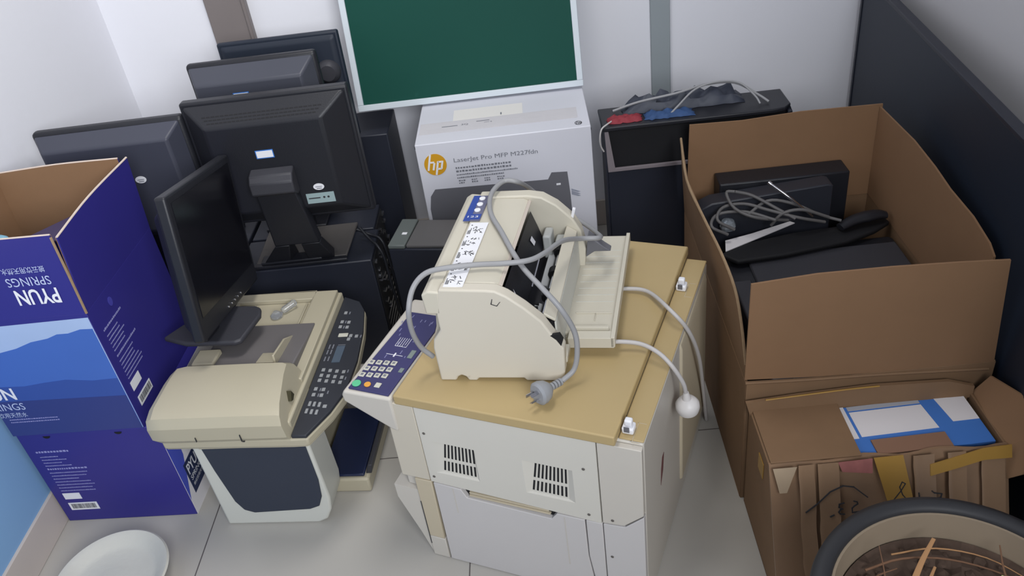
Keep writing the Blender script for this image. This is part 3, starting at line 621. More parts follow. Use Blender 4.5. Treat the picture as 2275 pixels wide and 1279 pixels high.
for x, z in ((0.0111, 0.395), (0.0109, 0.2714), (0.3405, 0.3868), (0.3431, 0.2613), (0.3899, 0.2591), (0.384, 0.1481)):
    MB().lathe([(0.0032, 0), (0.0030, 0.001), (0.0012, 0.001), (0.0010, 0.0004)], (0, 0, 0), 12, Matrix.Translation((x, -0.0002, z)) @ Matrix.Rotation(math.radians(90), 4, 'X')).build('screw', mat('dull_screw', (120, 116, 112), 0.4, metal=0.6), cp)
# front (left) bulge with paper cassette
MB().prism([(-0.0405, 0.0), (-0.0616, 0.069), (-0.0985, 0.172), (-0.099, 0.212), (-0.041, 0.21), (-0.04, 0.0)], 'y', 0.004, 0.57).build('front_cassette', M_copier, cp, 0.003)
# keypad overhang
MB().prism([(-0.060, 0.392), (-0.1585, 0.446), (-0.160, 0.462), (-0.153, 0.4745), (-0.045, 0.476), (-0.045, 0.388)], 'y', -0.004, 0.315).build('keypad_housing', M_copier, cp, 0.005, 3)
fp = MB().prism([(-0.144, 0.004), (-0.052, 0.003), (-0.0495, 0.21), (-0.066, 0.262), (-0.132, 0.262)], 'z', 0.4755, 0.479, Matrix.Identity(4)).build('keypad_panel', M_purple, cp, 0.001)
Fk = facem((0, 0, 0.479), (1, 0, 0), (0, 1, 0), 0.0)
nk = MB(); kk_ = MB()
for c in range(4):
    for r in range(3):
        x = -0.1349 + c * 0.0162 + 0.0; y = 0.0854 - r * 0.0198 + c * 0.0023
        ko = MB().box(x - 0.0058, x + 0.0058, y - 0.0062, y + 0.0062, 0, 0.0022, Fk).build('number_key', M_key, fp, 0.0006); MB().box(x - 0.0028, x + 0.0028, y - 0.003, y + 0.003, 0.0022, 0.0026, Fk).build('key_print', M_ink, ko)
nk.box(-0.0925, -0.0805, 0.0175, 0.0305, 0, 0.0022, Fk)
nk.build('menu_key', M_key, fp, 0.0006)
circ = lambda cx_, cy_, r: [(cx_ + r * math.cos(a * math.pi / 12), cy_ + r * math.sin(a * math.pi / 12)) for a in range(24)]
plabel(MB().prism(circ(-0.1325, 0.0185, 0.0093), 'z', 0, 0.003, Fk).build('start_button', M_green, fp, 0.0008), 'round green button')
plabel(MB().prism(circ(-0.1085, 0.0208, 0.0070), 'z', 0, 0.003, Fk).build('stop_button', M_orange, fp, 0.0008), 'round orange button')
k = MB(); k.box(-0.0685, -0.058, 0.115, 0.140, 0, 0.0012, Fk).box(-0.0655, -0.057, 0.07, 0.083, 0, 0.0012, Fk).build('display', mat('greenish_lcd', (120, 132, 128), 0.3), fp)
k = MB()
for i in range(6): k.box(-0.113 + i * 0.0052, -0.1122 + i * 0.0052, 0.146, 0.174, 0, 0.0005, Fk)
k.box(-0.113, -0.086, 0.1455, 0.1465, 0, 0.0005, Fk)
k.box(-0.1, -0.097, 0.112, 0.124, 0, 0.0008, Fk).box(-0.118, -0.080, 0.1175, 0.1185, 0, 0.0005, Fk)
k.build('keypad_print', M_white, fp)
k = MB(); rr = random.Random(3)
for i in range(20): 
    x = rr.uniform(-0.138, -0.066); y = rr.uniform(0.10, 0.245); k.box(x, x + 0.0018, y, y + rr.uniform(0.004, 0.012), 0, 0.0005, Fk)
k.build('small_legends', mat('lilac_print', (128, 128, 168), 0.5), fp)
# platen lid and hinges
lm = MB().box(-0.037, 0.4056, -0.005, 0.622, 0.4662, 0.4890)
plabel(lm.build('platen_lid', M_yellow, cp, 0.003, 2), 'yellowed platen lid')
MB().box(0.4062, 0.4520, 0.016, 0.60, 0.4662, 0.4700).build('rear_shelf', M_yellow, cp, 0.002)
MB().prism([(0.40, 0.455), (0.4535, 0.455), (0.4575, 0.44), (0.4575, 0.06), (0.40, 0.02)], 'y', 0.31, 0.575).build('rear_cover', M_copierb, cp, 0.004)
for yy in (0.030, 0.474):
    h = MB(); h.box(0.409, 0.431, yy - 0.004, yy + 0.018, 0.4702, 0.484).box(0.413, 0.427, yy + 0.001, yy + 0.014, 0.484, 0.498)
    ho = h.build('hinge_cap', M_white, cp, 0.003)
    MB().box(0.414, 0.424, yy - 0.0048, yy - 0.0038, 0.476, 0.488).build('hinge_slot', M_mid, ho)
    MB().box(0.4315, 0.4325, yy - 0.02, yy + 0.03, 0.4701, 0.4706).box(0.4315, 0.447, yy + 0.029, yy + 0.030, 0.4701, 0.4706).box(0.4315, 0.447, yy - 0.021, yy - 0.020, 0.4701, 0.4706).build('hinge_seam', M_copierb, cp)
k = MB().prism([(0.13, 0.235), (0.15, 0.26), (0.16, 0.30), (0.145, 0.30), (0.135, 0.275)], 'x', 0.4523, 0.4528); k.build('round_badge', mat('badge_brown', (110, 70, 70), 0.5), cp)

# ---------------------------------------------------------------- cream printer on the copier
S = 1.0331
def sc(p, s=S): return (p[0] * s, p[1] * s, 1.55 + (p[2] - 1.55) * s)
po = sc((-0.2468, 1.2003, 0.523))
pr = thing('passbook_printer', 'cream dot matrix printer with open roller bay lying on the photocopier lid', 'printer', (po[0], po[1], 0.4895), -9)
q = lambda pts: [(a * S, b * S) for a, b in pts]
LEN = 0.352 * S
cheek = q([(0.004, 0.0), (0.034, 0.0), (0.038, 0.009), (0.046, 0.013), (0.054, 0.009), (0.058, 0.0), (0.074, 0.0), (0.078, 0.006), (0.164, 0.007), (0.168, 0.001), (0.236, 0.001), (0.2412, 0.022), (0.2438, 0.078), (0.2267, 0.105), (0.2088, 0.139), (0.1805, 0.169), (0.152, 0.194), (0.133, 0.205), (0.117, 0.2065), (0.033, 0.2095), (0.021, 0.154), (0.022, 0.12), (0.006, 0.098), (0.0024, 0.078)])
cmt = M_creamd
MB().prism(cheek, 'y', 0.0, 0.026).build('near_side_panel', cmt, pr, 0.0035, 3)
far = q([(0.004, 0.0), (0.236, 0.001), (0.2438, 0.078), (0.236, 0.125), (0.222, 0.152), (0.1905, 0.186), (0.162, 0.205), (0.133, 0.210), (0.033, 0.2095), (0.006, 0.098)])
MB().prism(far, 'y', LEN - 0.028, LEN).build('far_side_panel', M_cream, pr, 0.0035, 3)
MB().prism(q([(0.004, 0.004), (0.222, 0.004), (0.222, 0.055), (0.13, 0.06), (0.13, 0.09), (0.004, 0.09)]), 'y', 0.0262, LEN - 0.0282).build('chassis', M_deep, pr)
MB().prism(q([(0.002, 0.156), (0.0305, 0.156), (0.0335, 0.2035), (0.012, 0.206), (0.0, 0.198)]), 'y', 0.0, LEN - 0.002).build('front_cover', M_cream, pr, 0.0035, 3)
MB().prism(q([(0.002, 0.005), (0.02, 0.005), (0.024, 0.15), (0.012, 0.155), (0.004, 0.09)]), 'y', 0.026, LEN - 0.03).build('front_panel', M_cream, pr, 0.002)
tc_ = MB().prism(q([(0.0345, 0.196), (0.0345, 0.2075), (0.126, 0.2055), (0.138, 0.199), (0.132, 0.190), (0.12, 0.196)]), 'y', 0.0265, LEN - 0.0285).build('top_cover', M_cream, pr, 0.002)
MB().prism(q([(0.128, 0.1885), (0.136, 0.2025), (0.142, 0.199), (0.134, 0.186)]), 'y', 0.027, LEN - 0.029).build('cover_lip', mat('pinkish_cream', (200, 188, 176), 0.45), pr, 0.001)
MB().prism([(0.2135, 0.139), (0.2155, 0.1435), (0.2375, 0.1285), (0.2355, 0.123), (0.2175, 0.134)], 'y', 0.0265, LEN - 0.0285).build('rear_bar', M_cream, pr, 0.002)
MB().prism([(0.2335, 0.004), (0.2372, 0.004), (0.2372, 0.123), (0.2335, 0.123)], 'y', 0.0265, LEN - 0.0285).build('rear_wall', M_mfpl, pr, 0.001)
# switch panel and labels on top
Fq = facem((0, 0, 0.2085 * S), (1, 0, 0), (0, 1, 0), 0.0)
k = MB(); k.box(0.0225, 0.0570, 0.240, 0.343, 0, 0.0012, Fq); sw = k.build('switch_panel', mat('violet_grey', (104, 104, 128), 0.45), pr)
k = MB(); k.box(0.0225, 0.0365, 0.240, 0.343, 0.0012, 0.0016, Fq).box(0.0250, 0.0560, 0.245, 0.266, 0.0012, 0.0017, Fq).build('blue_panel_print', mat('royal_blue_print', (48, 72, 150), 0.45), sw)
for i, yy in enumerate((0.324, 0.300, 0.276)):
    MB().prism(circ(0.0440, yy + 0.004, 0.0066), 'z', 0.0012, 0.0045, Fq).build('round_switch', M_white, sw, 0.0008)
k = MB(); text_into(k, '123', Fq, 0.022, 0.007, 0.029, 0.252, th=0.002); k.build('panel_numbers', M_white, sw)
k = MB(); k.box(0.0405, 0.0775, 0.010, 0.233, 0, 0.0008, Fq); il = k.build('instruction_label', M_white, pr)
k = MB(); rr = random.Random(5)
for i in range(5):
    y0 = 0.016 + i * 0.043
    for j in range(13):
        a = rr.uniform(0, 3.14); cx_, cy_ = rr.uniform(0.0515, 0.072), y0 + rr.uniform(0.004, 0.028); l_ = rr.uniform(0.003, 0.009); wd = rr.uniform(0.0006, 0.0018)
        dx, dy = math.cos(a), math.sin(a)
        k.prism([(cx_ - dx * l_ / 2 - dy * wd / 2, cy_ - dy * l_ / 2 + dx * wd / 2), (cx_ + dx * l_ / 2 - dy * wd / 2, cy_ + dy * l_ / 2 + dx * wd / 2), (cx_ + dx * l_ / 2 + dy * wd / 2, cy_ + dy * l_ / 2 - dx * wd / 2), (cx_ - dx * l_ / 2 + dy * wd / 2, cy_ - dy * l_ / 2 - dx * wd / 2)], 'z', 0.0008, 0.0012, Fq)
    for j in range(3): k.box(0.0425 + j * 0.0022, 0.0437 + j * 0.0022, y0 + 0.002, y0 + 0.002 + rr.uniform(0.012, 0.024), 0.0008, 0.0012, Fq)
    k.prism(circ(0.0460, y0 + 0.035, 0.0014), 'z', 0.0008, 0.0013, Fq)
k.build('instruction_drawings', M_inkd, il)
# roller bay
MB().prism([(0.136, 0.094), (0.152, 0.072), (0.168, 0.110), (0.157, 0.150), (0.144, 0.190)], 'y', 0.030, LEN - 0.04).build('carriage_cover', M_black, pr, 0.003)
MB().prism([(0.150, 0.062), (0.2255, 0.062), (0.2255, 0.070), (0.150, 0.070)], 'y', 0.03, LEN - 0.03).build('bay_floor', M_dgrey, pr, 0.001)
for y0, y1 in ((0.030, 0.120), (0.180, LEN - 0.06)): MB().prism([(0.178, 0.0705), (0.198, 0.0705), (0.194, 0.096), (0.180, 0.1005)], 'y', y0, y1).build('paper_rail', mat('pale_grey_rail', (176, 178, 180), 0.4), pr, 0.002)
k = MB(); k.tube([(0.203, 0.027, 0.104), (0.203, LEN - 0.03, 0.104)], 0.0035, 10, 0); rod = k.build('roller_shaft', M_metal, pr)
for yy in (0.045, 0.125, 0.205, 0.285):
    MB().tube([(0.203, yy, 0.104), (0.203, yy + 0.020, 0.104)], 0.0115, 18, 0).build('roller', M_deep, rod, 0.001)
for yy in [0.05 + i * 0.012 for i in range(6)]: MB().box(0.181, 0.188, yy, yy + 0.005, 0.0985, 0.1025).build('ribbon_tooth', M_deep, pr)
MB().tube([(0.174, 0.13, 0.128), (0.174, 0.22, 0.134)], 0.0025, 8, 0).build('carriage_rod', M_metal, pr)
MB().box(0.170, 0.188, LEN - 0.075, LEN - 0.035, 0.09, 0.145).build('gear_bracket', mat('pale_grey_plastic', (176, 178, 176), 0.4), pr, 0.004)
MB().box(0.193, 0.215, LEN - 0.060, LEN - 0.032, 0.08, 0.125).build('gear_bracket', mat('pale_grey_plastic', (176, 178, 176), 0.4), pr, 0.004)
MB().add([(0.1545, 0.245, 0.164), (0.1600, 0.252, 0.146), (0.1600, 0.268, 0.146), (0.1545, 0.262, 0.164)], [(0, 1, 2, 3)]).build('warning_sticker', M_white, pr)
MB().add([(0.1530, 0.070, 0.168), (0.1640, 0.055, 0.133), (0.1640, 0.072, 0.133)], [(0, 1, 2)]).build('warning_sticker', M_white, pr)
k = MB().prism(q([(0.215, 0.146), (0.222, 0.150), (0.228, 0.172), (0.222, 0.174)]), 'y', LEN - 0.022, LEN - 0.014).build('release_lever', M_white, pr, 0.001)
MB().prism(q([(0.123, 0.178), (0.1265, 0.189), (0.1275, 0.189), (0.125, 0.1785)]), 'y', -0.001, 0.001).prism(q([(0.123, 0.178), (0.134, 0.1735), (0.134, 0.1745), (0.1235, 0.179)]), 'y', -0.001, 0.001).prism(q([(0.134, 0.1735), (0.141, 0.183), (0.140, 0.183), (0.133, 0.1745)]), 'y', -0.001, 0.001).build('corner_mark', M_inkd, pr)
MB().prism(q([(0.2215, 0.108), (0.232, 0.0985), (0.2395, 0.085), (0.244, 0.099), (0.2385, 0.112)]), 'y', -0.0008, 0.006).build('catch_gap', M_deep, pr)
# side arm with wire handle at far right
MB().prism(q([(0.243, 0.06), (0.25, 0.115), (0.282, 0.085), (0.296, 0.074), (0.262, 0.074)]), 'y', LEN - 0.03, LEN - 0.008).build('side_arm', M_mid, pr, 0.002)
# output tray
tr = MB(); tr.box(0.236, 0.334, 0.100, 0.455, 0.032, 0.040)
tro = tr.build('paper_tray', M_cream, pr, 0.002)
tb = MB()
for i in range(9): tb.box(0.245, 0.322, 0.20 + i * 0.024, 0.2015 + i * 0.024, 0.040, 0.0406)
tb.build('tray_ribs', M_mfpl, tro)
tb = MB(); tb.box(0.245, 0.334, 0.076, 0.100, 0.020, 0.044).box(0.328, 0.336, 0.076, 0.457, 0.022, 0.046).box(0.25, 0.322, 0.104, 0.112, 0.040, 0.048).box(0.25, 0.322, 0.160, 0.162, 0.040, 0.0425).box(0.290, 0.2915, 0.135, 0.160, 0.040, 0.0425)
tb.build('tray_end', M_cream, tro, 0.002)
MB().box(0.2365, 0.252, 0.10, 0.42, 0.006, 0.0315).box(0.252, 0.33, 0.10, 0.13, 0.0, 0.0315).box(0.252, 0.33, 0.38, 0.41, 0.0, 0.0315).build('tray_bracket', M_cream, pr, 0.002)
MB().box(0.236, 0.252, 0.02, 0.06, 0.03, 0.044).build('tray_latch', M_cream, pr, 0.002)

for o_ in [o for o in bpy.data.objects if o.type == 'MESH']:
    p_ = o_.parent
    while p_ is not None and p_ != pr: p_ = p_.parent
    if p_ == pr:
        for v in o_.data.vertices: v.co.x += 0.045 * v.co.y
# mains cable of the cream printer
cabB = [(-0.068, 1.55, 0.74), (-0.097, 1.549, 0.745), (-0.121, 1.502, 0.745), (-0.123, 1.434, 0.742), (-0.101, 1.356, 0.74), (-0.081, 1.289, 0.735), (-0.062, 1.244, 0.725), (-0.033, 1.201, 0.71), (-0.005, 1.177, 0.68), (0.015, 1.174, 0.63), (0.017, 1.166, 0.59), (0.008, 1.158, 0.555), (-0.015, 1.144, 0.543)]
cabA = [(-0.254, 1.228, 0.56), (-0.272, 1.223, 0.59), (-0.278, 1.208, 0.64), (-0.274, 1.202, 0.69), (-0.263, 1.228, 0.72), (-0.238, 1.241, 0.74), (-0.201, 1.244, 0.745), (-0.145, 1.249, 0.742), (-0.096, 1.244, 0.742), (-0.052, 1.252, 0.738), (-0.024, 1.283, 0.73), (0.011, 1.358, 0.705), (0.048, 1.424, 0.665), (0.085, 1.436, 0.655)]
mc_ = thing('mains_cable', 'thick grey mains cable with a three pin plug looping over the cream printer', 'cable', sc(cabB[-1]))
pa = [sc(p) for p in cabA]; pb = [sc(p) for p in cabB]
join = [pa[-1], (0.090, 1.54, 0.60), (0.055, 1.63, 0.585), (0.0, 1.67, 0.60), (-0.045, 1.66, 0.66), pb[0]]
MB().tube(pa[:-1] + join + pb[1:], 0.0052, 10, 6).build('cord', M_cable, mc_, world=True, angle=80)
e = Vector(sc((-0.015, 1.144, 0.543))); pc = Vector((-0.052, 1.152, 0.515))
rel = MB()
dd = (pc - e).normalized()
for i in range(5):
    a = e + dd * (0.004 + i * 0.007); rel.tube([a, a + dd * 0.0045], 0.0075, 12, 0)
rel.build('strain_relief', M_plugg, mc_, 0.0, world=True, angle=50)
Mx = Matrix.Translation(pc) @ dd.to_track_quat('Z', 'Y').to_matrix().to_4x4()
MB().lathe([(0.006, -0.018), (0.012, -0.014), (0.019, -0.006), (0.0225, 0.004), (0.0225, 0.012), (0.018, 0.016)], (0, 0, 0), 28, Mx).build('plug_body', M_plugg, mc_, world=True)
for ang in (90, 210, 330):
    a = math.radians(ang); MB().box(-0.0032, 0.0032, -0.0009, 0.0009, 0.015, 0.034, Mx @ Matrix.Rotation(a, 4, 'Z') @ Matrix.Translation((0, 0.009, 0))).build('plug_pin', M_metal, mc_, world=True)

# white cables behind the copier
w1 = [sc((0.10, 1.424, 0.535)), sc((0.133, 1.424, 0.535)), sc((0.176, 1.401, 0.535)), (0.216, 1.362, 0.51), (0.25, 1.354, 0.46), (0.281, 1.402, 0.35), (0.309, 1.486, 0.18), (0.331, 1.545, 0.02), (0.336, 1.57, 0.006)]
w1[0] = (w1[0][0], w1[0][1], 0.497); w1[1] = (w1[1][0], w1[1][1], 0.498)
tag(MB().tube(w1, 0.0045, 9, 6).build('extension_cable', M_cablew, angle=80), 'off-white cord running from under the tray down behind the photocopier to the floor', 'cable')
w2 = [(0.078, 1.290, 0.4955), (0.0927, 1.2822, 0.509), (0.1396, 1.2718, 0.507), (0.1715, 1.2462, 0.502), (0.1949, 1.226, 0.482), (0.2155, 1.2221, 0.44), (0.2225, 1.2263, 0.405)]
wt = thing('power_cable', 'off-white power cord with a round white plug hanging over the photocopier side', 'cable', w2[-1])
MB().tube(w2, 0.0045, 9, 6).build('cord', M_cablew, wt, world=True, angle=80)
pe = Vector(w2[-1]); dn = Vector((0.10, 0.05, -1)).normalized(); Mw = Matrix.Translation(pe) @ dn.to_track_quat('Z', 'Y').to_matrix().to_4x4()
MB().lathe([(0.005, -0.006), (0.007, 0.002), (0.009, 0.012), (0.018, 0.018), (0.0235, 0.026), (0.0240, 0.036), (0.021, 0.046)], (0, 0, 0), 28, Mw).build('plug_body', M_plugw, wt, world=True)

# ---------------------------------------------------------------- blue water boxes
def blue_text_side(parent, M, W, H):
    k = MB(); tiny_rows(k, M, W * 0.07, H * 0.80, W * 0.24, 1, 0.006, 0.01, jit=0.05, cell=0.006)
    tiny_rows(k, M, W * 0.08, H * 0.75, W * 0.20, 4, 0.003, 0.010, cell=0.003, jit=0.4)
    tiny_rows(k, M, W * 0.08, H * 0.61, W * 0.30, 1, 0.0055, 0.01, jit=0.05, cell=0.006)
    tiny_rows(k, M, W * 0.08, H * 0.57, W * 0.28, 7, 0.003, 0.0105, cell=0.003, jit=0.35)
    k.build('printed_small_text', mat('lilac_box_print', (150, 150, 200), 0.5), parent)
    k = MB(); quad_on(k, M, W * 0.075, W * 0.205, H * 0.265, H * 0.335, 0.0006); k.build('blank_label', M_white, parent)
    barcode(parent, M, W * 0.075, H * 0.135, W * 0.22, H * 0.085)
lo = thing('water_carton', 'indigo water carton standing on the floor by the left wall, lower of the two', 'box', (-1.2914, 1.4082, 0), -2.5)
lw, lh, ld = 0.337, 0.3015, 0.40
MB().box(0, lw, 0, ld, 0, lh).build('carton', M_blue, lo, 0.002)
blue_text_side(lo, facem((0, 0, 0), (1, 0, 0), (0, 0, 1), 0.0003), lw, lh)
for xx in (0.0724, 0.247):
    Fo = facem((0, 0, 0), (1, 0, 0), (0, 0, 1), 0.0003)
    k = MB(); k.prism([(xx + 0.009 * math.cos(a * math.pi / 10), lh - 0.008 - 0.007 * math.sin(a * math.pi / 10)) for a in range(11)], 'z', 0, 0.0006, Fo); k.build('hand_hole', M_deep, lo)
Fr = facem((lw, 0, 0), (0, 1, 0), (0, 0, 1), 0.0003)
k = MB(); poly_on(k, Fr, [(0.002, 0.0), (0.38, 0.0), (0.38, 0.30), (0.002, 0.30)]); k.build('picture_side', M_paper, lo)
k = MB(); k.prism([(0.003, 0.28), (0.003, 0.05), (0.02, 0.09), (0.05, 0.16), (0.06, 0.28)], 'z', 0, 0.0009, Fr); k.build('picture_hills', mat('mid_blue_print', (76, 88, 190), 0.5), lo)
k = MB(); k.prism([(0.03, 0.14), (0.03, 0.045), (0.16, 0.045), (0.16, 0.14)], 'z', 0, 0.0012, Fr); k.build('picture_panel', mat('navy_print', (40, 50, 84), 0.5), lo)
k = MB(); text_into(k, 'PYUN', Fr, 0.075, 0.030, 0.038, 0.100, th=0.0016, bold=0.02); text_into(k, 'SPRINGS', Fr, 0.07, 0.014, 0.038, 0.080, th=0.0016); text_into(k, '披云饮用天然水', Fr, 0.07, 0.010, 0.038, 0.062, th=0.0016); k.build('printed_brand', M_white, lo)

ubw, ubd, ubh, flh = 0.316, 0.345, 0.325, 0.183
ub = thing('water_carton', 'open indigo water carton with mountain picture and raised flaps, on top of the other', 'box', (-0.9777 - ubw * math.cos(math.radians(-2)), 1.3946 - ubw * math.sin(math.radians(-2)), lh + 0.001), -2.0)
tk = 0.004
w_ = MB(); w_.box(0, ubw, 0, tk, 0, ubh).box(0, ubw, ubd - tk, ubd, 0, ubh).box(0, tk, tk, ubd - tk, 0, ubh).box(ubw - tk, ubw, tk, ubd - tk, 0, ubh).box(tk, ubw - tk, tk, ubd - tk, 0, 0.004)
w_.build('carton', M_blue, ub, 0.0008)
def flap(name, top, bot, nrm, mo, mi, parent, t=0.003):
    o = MB().sheet(top, bot, nrm, t).build(name, mo, parent)
    n_ = Vector(nrm).normalized(); tt = [Vector(p) + n_ * (t + 0.0003) for p in top]; bb = [Vector(p) + n_ * (t + 0.0003) for p in bot]
    MB().sheet(tt, bb, nrm, 0.0012).build('flap_lining', mi, o)
    return o
# sheet normals point inside
flap('front_flap', [(-0.02, 0.015, ubh + 0.178), (0.16, 0.014, ubh + 0.181), (ubw - 0.004, 0.012, ubh + 0.182)], [(0, 0, ubh), (0.15, 0, ubh), (ubw, 0, ubh)], (0, 1, 0), M_blue, M_card, ub)
flap('back_flap', [(-0.0, ubd - 0.002, ubh + 0.176), (0.16, ubd, ubh + 0.184), (ubw - 0.006, ubd, ubh + 0.184)], [(0, ubd - tk, ubh), (0.16, ubd - tk, ubh), (ubw - 0.004, ubd - tk, ubh)], (0, -1, 0), M_blue, M_card, ub)
flap('right_flap', [(ubw + 0.010, 0.012, ubh + 0.176), (ubw + 0.004, 0.17, ubh + 0.18), (ubw + 0.008, ubd + 0.012, ubh + 0.178)], [(ubw, 0.004, ubh), (ubw, 0.17, ubh), (ubw, ubd, ubh)], (-1, 0, 0), M_blue, M_card, ub)
flap('left_flap', [(0.006, 0.03, ubh + 0.13), (0.006, 0.17, ubh + 0.15), (0.006, ubd - 0.006, ubh + 0.176)], [(0, 0.01, ubh), (0, 0.17, ubh), (0, ubd - 0.006, ubh)], (1, 0, 0), M_blue, M_card, ub)
M_fe = mat('pale_cut_edge', (206, 190, 178), 0.8, 0.1, 60)
MB().tube([(ubw + 0.0085, 0.012, ubh + 0.1765), (ubw + 0.0025, 0.17, ubh + 0.1805), (ubw + 0.0065, ubd + 0.012, ubh + 0.1785)], 0.0024, 6, 5).build('right_flap_edge', M_fe, ub)
MB().tube([(0.0, 0.017, ubh + 0.1785), (0.16, 0.016, ubh + 0.1815), (ubw - 0.004, 0.014, ubh + 0.1825)], 0.002, 6, 5).build('front_flap_edge', M_fe, ub)
MB().tube([(0.0, ubd - 0.004, ubh + 0.1765), (0.16, ubd - 0.002, ubh + 0.1845), (ubw - 0.006, ubd - 0.002, ubh + 0.1845)], 0.002, 6, 5).build('back_flap_edge', M_fe, ub)
ce = MB().tube([(ubw, 0.001, ubh), (ubw - 0.001, 0.006, ubh + 0.09), (ubw - 0.002, 0.010, ubh + 0.178)], 0.0028, 6, 5).build('torn_flap_edge', M_cardedge, ub)
Fu = facem((0, 0, 0), (1, 0, 0), (0, 0, 1), 0.0004)
k = MB(); poly_on(k, Fu, [(0, 0.001), (ubw - 0.001, 0.001), (ubw - 0.001, 0.315), (0, 0.308)], 0.0004); k.build('picture_sky', mat('pale_sky_print', (170, 190, 224), 0.45, 0.12, 6), ub)
x0 = ubw
k = MB(); k.prism([(0, 0.001), (x0 - 0.002, 0.001), (x0 - 0.003, 0.286), (x0 - 0.03, 0.287), (x0 - 0.06, 0.279), (x0 - 0.085, 0.279), (x0 - 0.11, 0.270), (x0 - 0.15, 0.264), (x0 - 0.19, 0.250), (x0 - 0.25, 0.238), (0, 0.232)], 'z', 0.0004, 0.0007, Fu); k.build('picture_far_hills', mat('blue_hill_print', (70, 106, 184), 0.45, 0.10, 5), ub)
k = MB(); k.prism([(0, 0.001), (x0 - 0.0025, 0.001), (x0 - 0.003, 0.150), (x0 - 0.06, 0.148), (x0 - 0.12, 0.156), (x0 - 0.17, 0.152), (x0 - 0.22, 0.146), (0, 0.15)], 'z', 0.0007, 0.001, Fu); k.build('picture_near_hills', mat('blue_hill_print2', (56, 82, 156), 0.45, 0.08, 5), ub)
k = MB(); k.prism([(0, 0.001), (x0 - 0.0025, 0.001), (x0 - 0.003, 0.100), (0, 0.106)], 'z', 0.001, 0.0013, Fu); k.build('picture_lower_band', M_bluel, ub)
k = MB(); text_into(k, 'PYUN', Fu, 0.105, 0.034, x0 - 0.357, 0.110, th=0.0018, bold=0.02); k.build('printed_brand', M_white, ub)
k = MB(); text_into(k, 'SPRINGS', Fu, 0.098, 0.020, x0 - 0.344, 0.080, th=0.0018); text_into(k, '披云饮用天然水', Fu, 0.094, 0.015, x0 - 0.345, 0.058, th=0.0018); k.build('printed_brand_lines', mat('pale_blue_print', (186, 196, 226), 0.5), ub)
k = MB(); tiny_rows(k, Fu, x0 - 0.30, 0.050, 0.115, 2, 0.003, 0.008, th=0.0017, jit=0.05); k.build('printed_small_line', mat('lilac_box_print', (150, 150, 200), 0.5), ub)
# upside down lettering on the raised front flap
b0 = Vector((ubw, 0.0, ubh)); b1 = Vector((ubw, 0.0125, ubh + 0.182)); wv = (b1 - b0).normalized()
Ff = facem((x0 - 0.034, 0.0, ubh) , (-1, 0, 0), -wv, 0.0); nn = Vector((-1, 0, 0)).cross(-wv)
Ff = facem(Vector((x0 - 0.034, 0, ubh)) + nn * 0.0006, (-1, 0, 0), -wv, 0.0)
k = MB(); text_into(k, 'PYUN', Ff, 0.092, 0.036, 0.004, -0.068, bold=0.02); k.build('flap_brand', M_white, ub)
k = MB(); text_into(k, 'SPRINGS', Ff, 0.094, 0.020, 0.008, -0.096); text_into(k, '披云饮用天然水', Ff, 0.092, 0.0145, 0.010, -0.119); k.build('flap_brand_lines', mat('pale_blue_print', (186, 196, 226), 0.5), ub)
# right side text
Fs = facem((ubw, 0, 0), (0, 1, 0), (0, 0, 1), 0.0004)
k = MB()
tiny_rows(k, Fs, 0.024, 0.258, 0.085, 1, 0.005, 0.009, jit=0.02, cell=0.005); tiny_rows(k, Fs, 0.026, 0.242, 0.075, 5, 0.003, 0.010, cell=0.003, jit=0.4)
tiny_rows(k, Fs, 0.026, 0.186, 0.10, 1, 0.005, 0.009, jit=0.02, cell=0.005); tiny_rows(k, Fs, 0.026, 0.172, 0.09, 6, 0.003, 0.010, cell=0.003, jit=0.35)
k.build('printed_small_text', mat('lilac_box_print', (150, 150, 200), 0.5), ub)
k = MB(); quad_on(k, Fs, 0.024, 0.068, 0.088, 0.112, 0.0006); k.build('blank_label', M_white, ub)
barcode(ub, Fs, 0.026, 0.042, 0.066, 0.026)
k = MB(); k.prism([(0.087 + 0.008 * math.cos(a * math.pi / 10), ubh - 0.032 - 0.011 * math.sin(a * math.pi / 10)) for a in range(20)], 'z', 0, 0.0006, Fs); k.build('hand_hole', mat('dim_blue_print', (70, 68, 160), 0.5), ub)
tag(MB().hull8([(-0.03, -0.09, 0), (0.04, -0.09, 0), (0.04, 0.07, 0), (-0.03, 0.07, 0)], [(-0.028, -0.085, 0.37), (0.022, -0.08, 0.385), (0.026, 0.06, 0.40), (-0.028, 0.065, 0.40)]).build('plastic_bag', M_pale, None, 0.02, 3), 'pale blue plastic bag inside the open indigo carton', 'bag').location = (-1.255, 1.585, lh + 0.006)
tag(MB().prism([(-1.205, 1.615), (-1.10, 1.60), (-1.02, 1.62), (-1.04, 1.715), (-1.12, 1.715)], 'z', 0.690, 0.693).build('folded_sheet', mat('dim_violet_card', (70, 62, 96), 0.6)), 'dark violet folded sheet tucked inside the open indigo carton', 'sheet of card')

# ---------------------------------------------------------------- large open cardboard box
BX, BY = 0.360, 1.30
bb = thing('cardboard_box', 'large open cardboard box with raised flaps full of black equipment', 'box', (BX, BY, 0), 0)
bw, bd, bh = 0.502, 0.72, 0.347
tk = 0.005
w_ = MB(); w_.box(0, bw, 0, tk, 0, bh).box(0, bw, bd - tk, bd, 0, bh).box(0, tk, tk, bd - tk, 0, bh).box(bw - tk, bw, tk, bd - tk, 0, bh).box(tk, bw - tk, tk, bd - tk, 0, 0.005)
w_.build('carton', M_card2, bb, 0.001)
L = lambda pts: [(x - BX, y - BY, z) for x, y, z in pts]
lt = L([(0.349, 2.018, 0.57), (0.330, 1.828, 0.55), (0.338, 1.667, 0.54), (0.349, 1.526, 0.53), (0.355, 1.418, 0.51), (0.357, 1.359, 0.46), (0.358, 1.313, 0.39)])
lbm = [(0.0, p[1], bh) for p in lt]
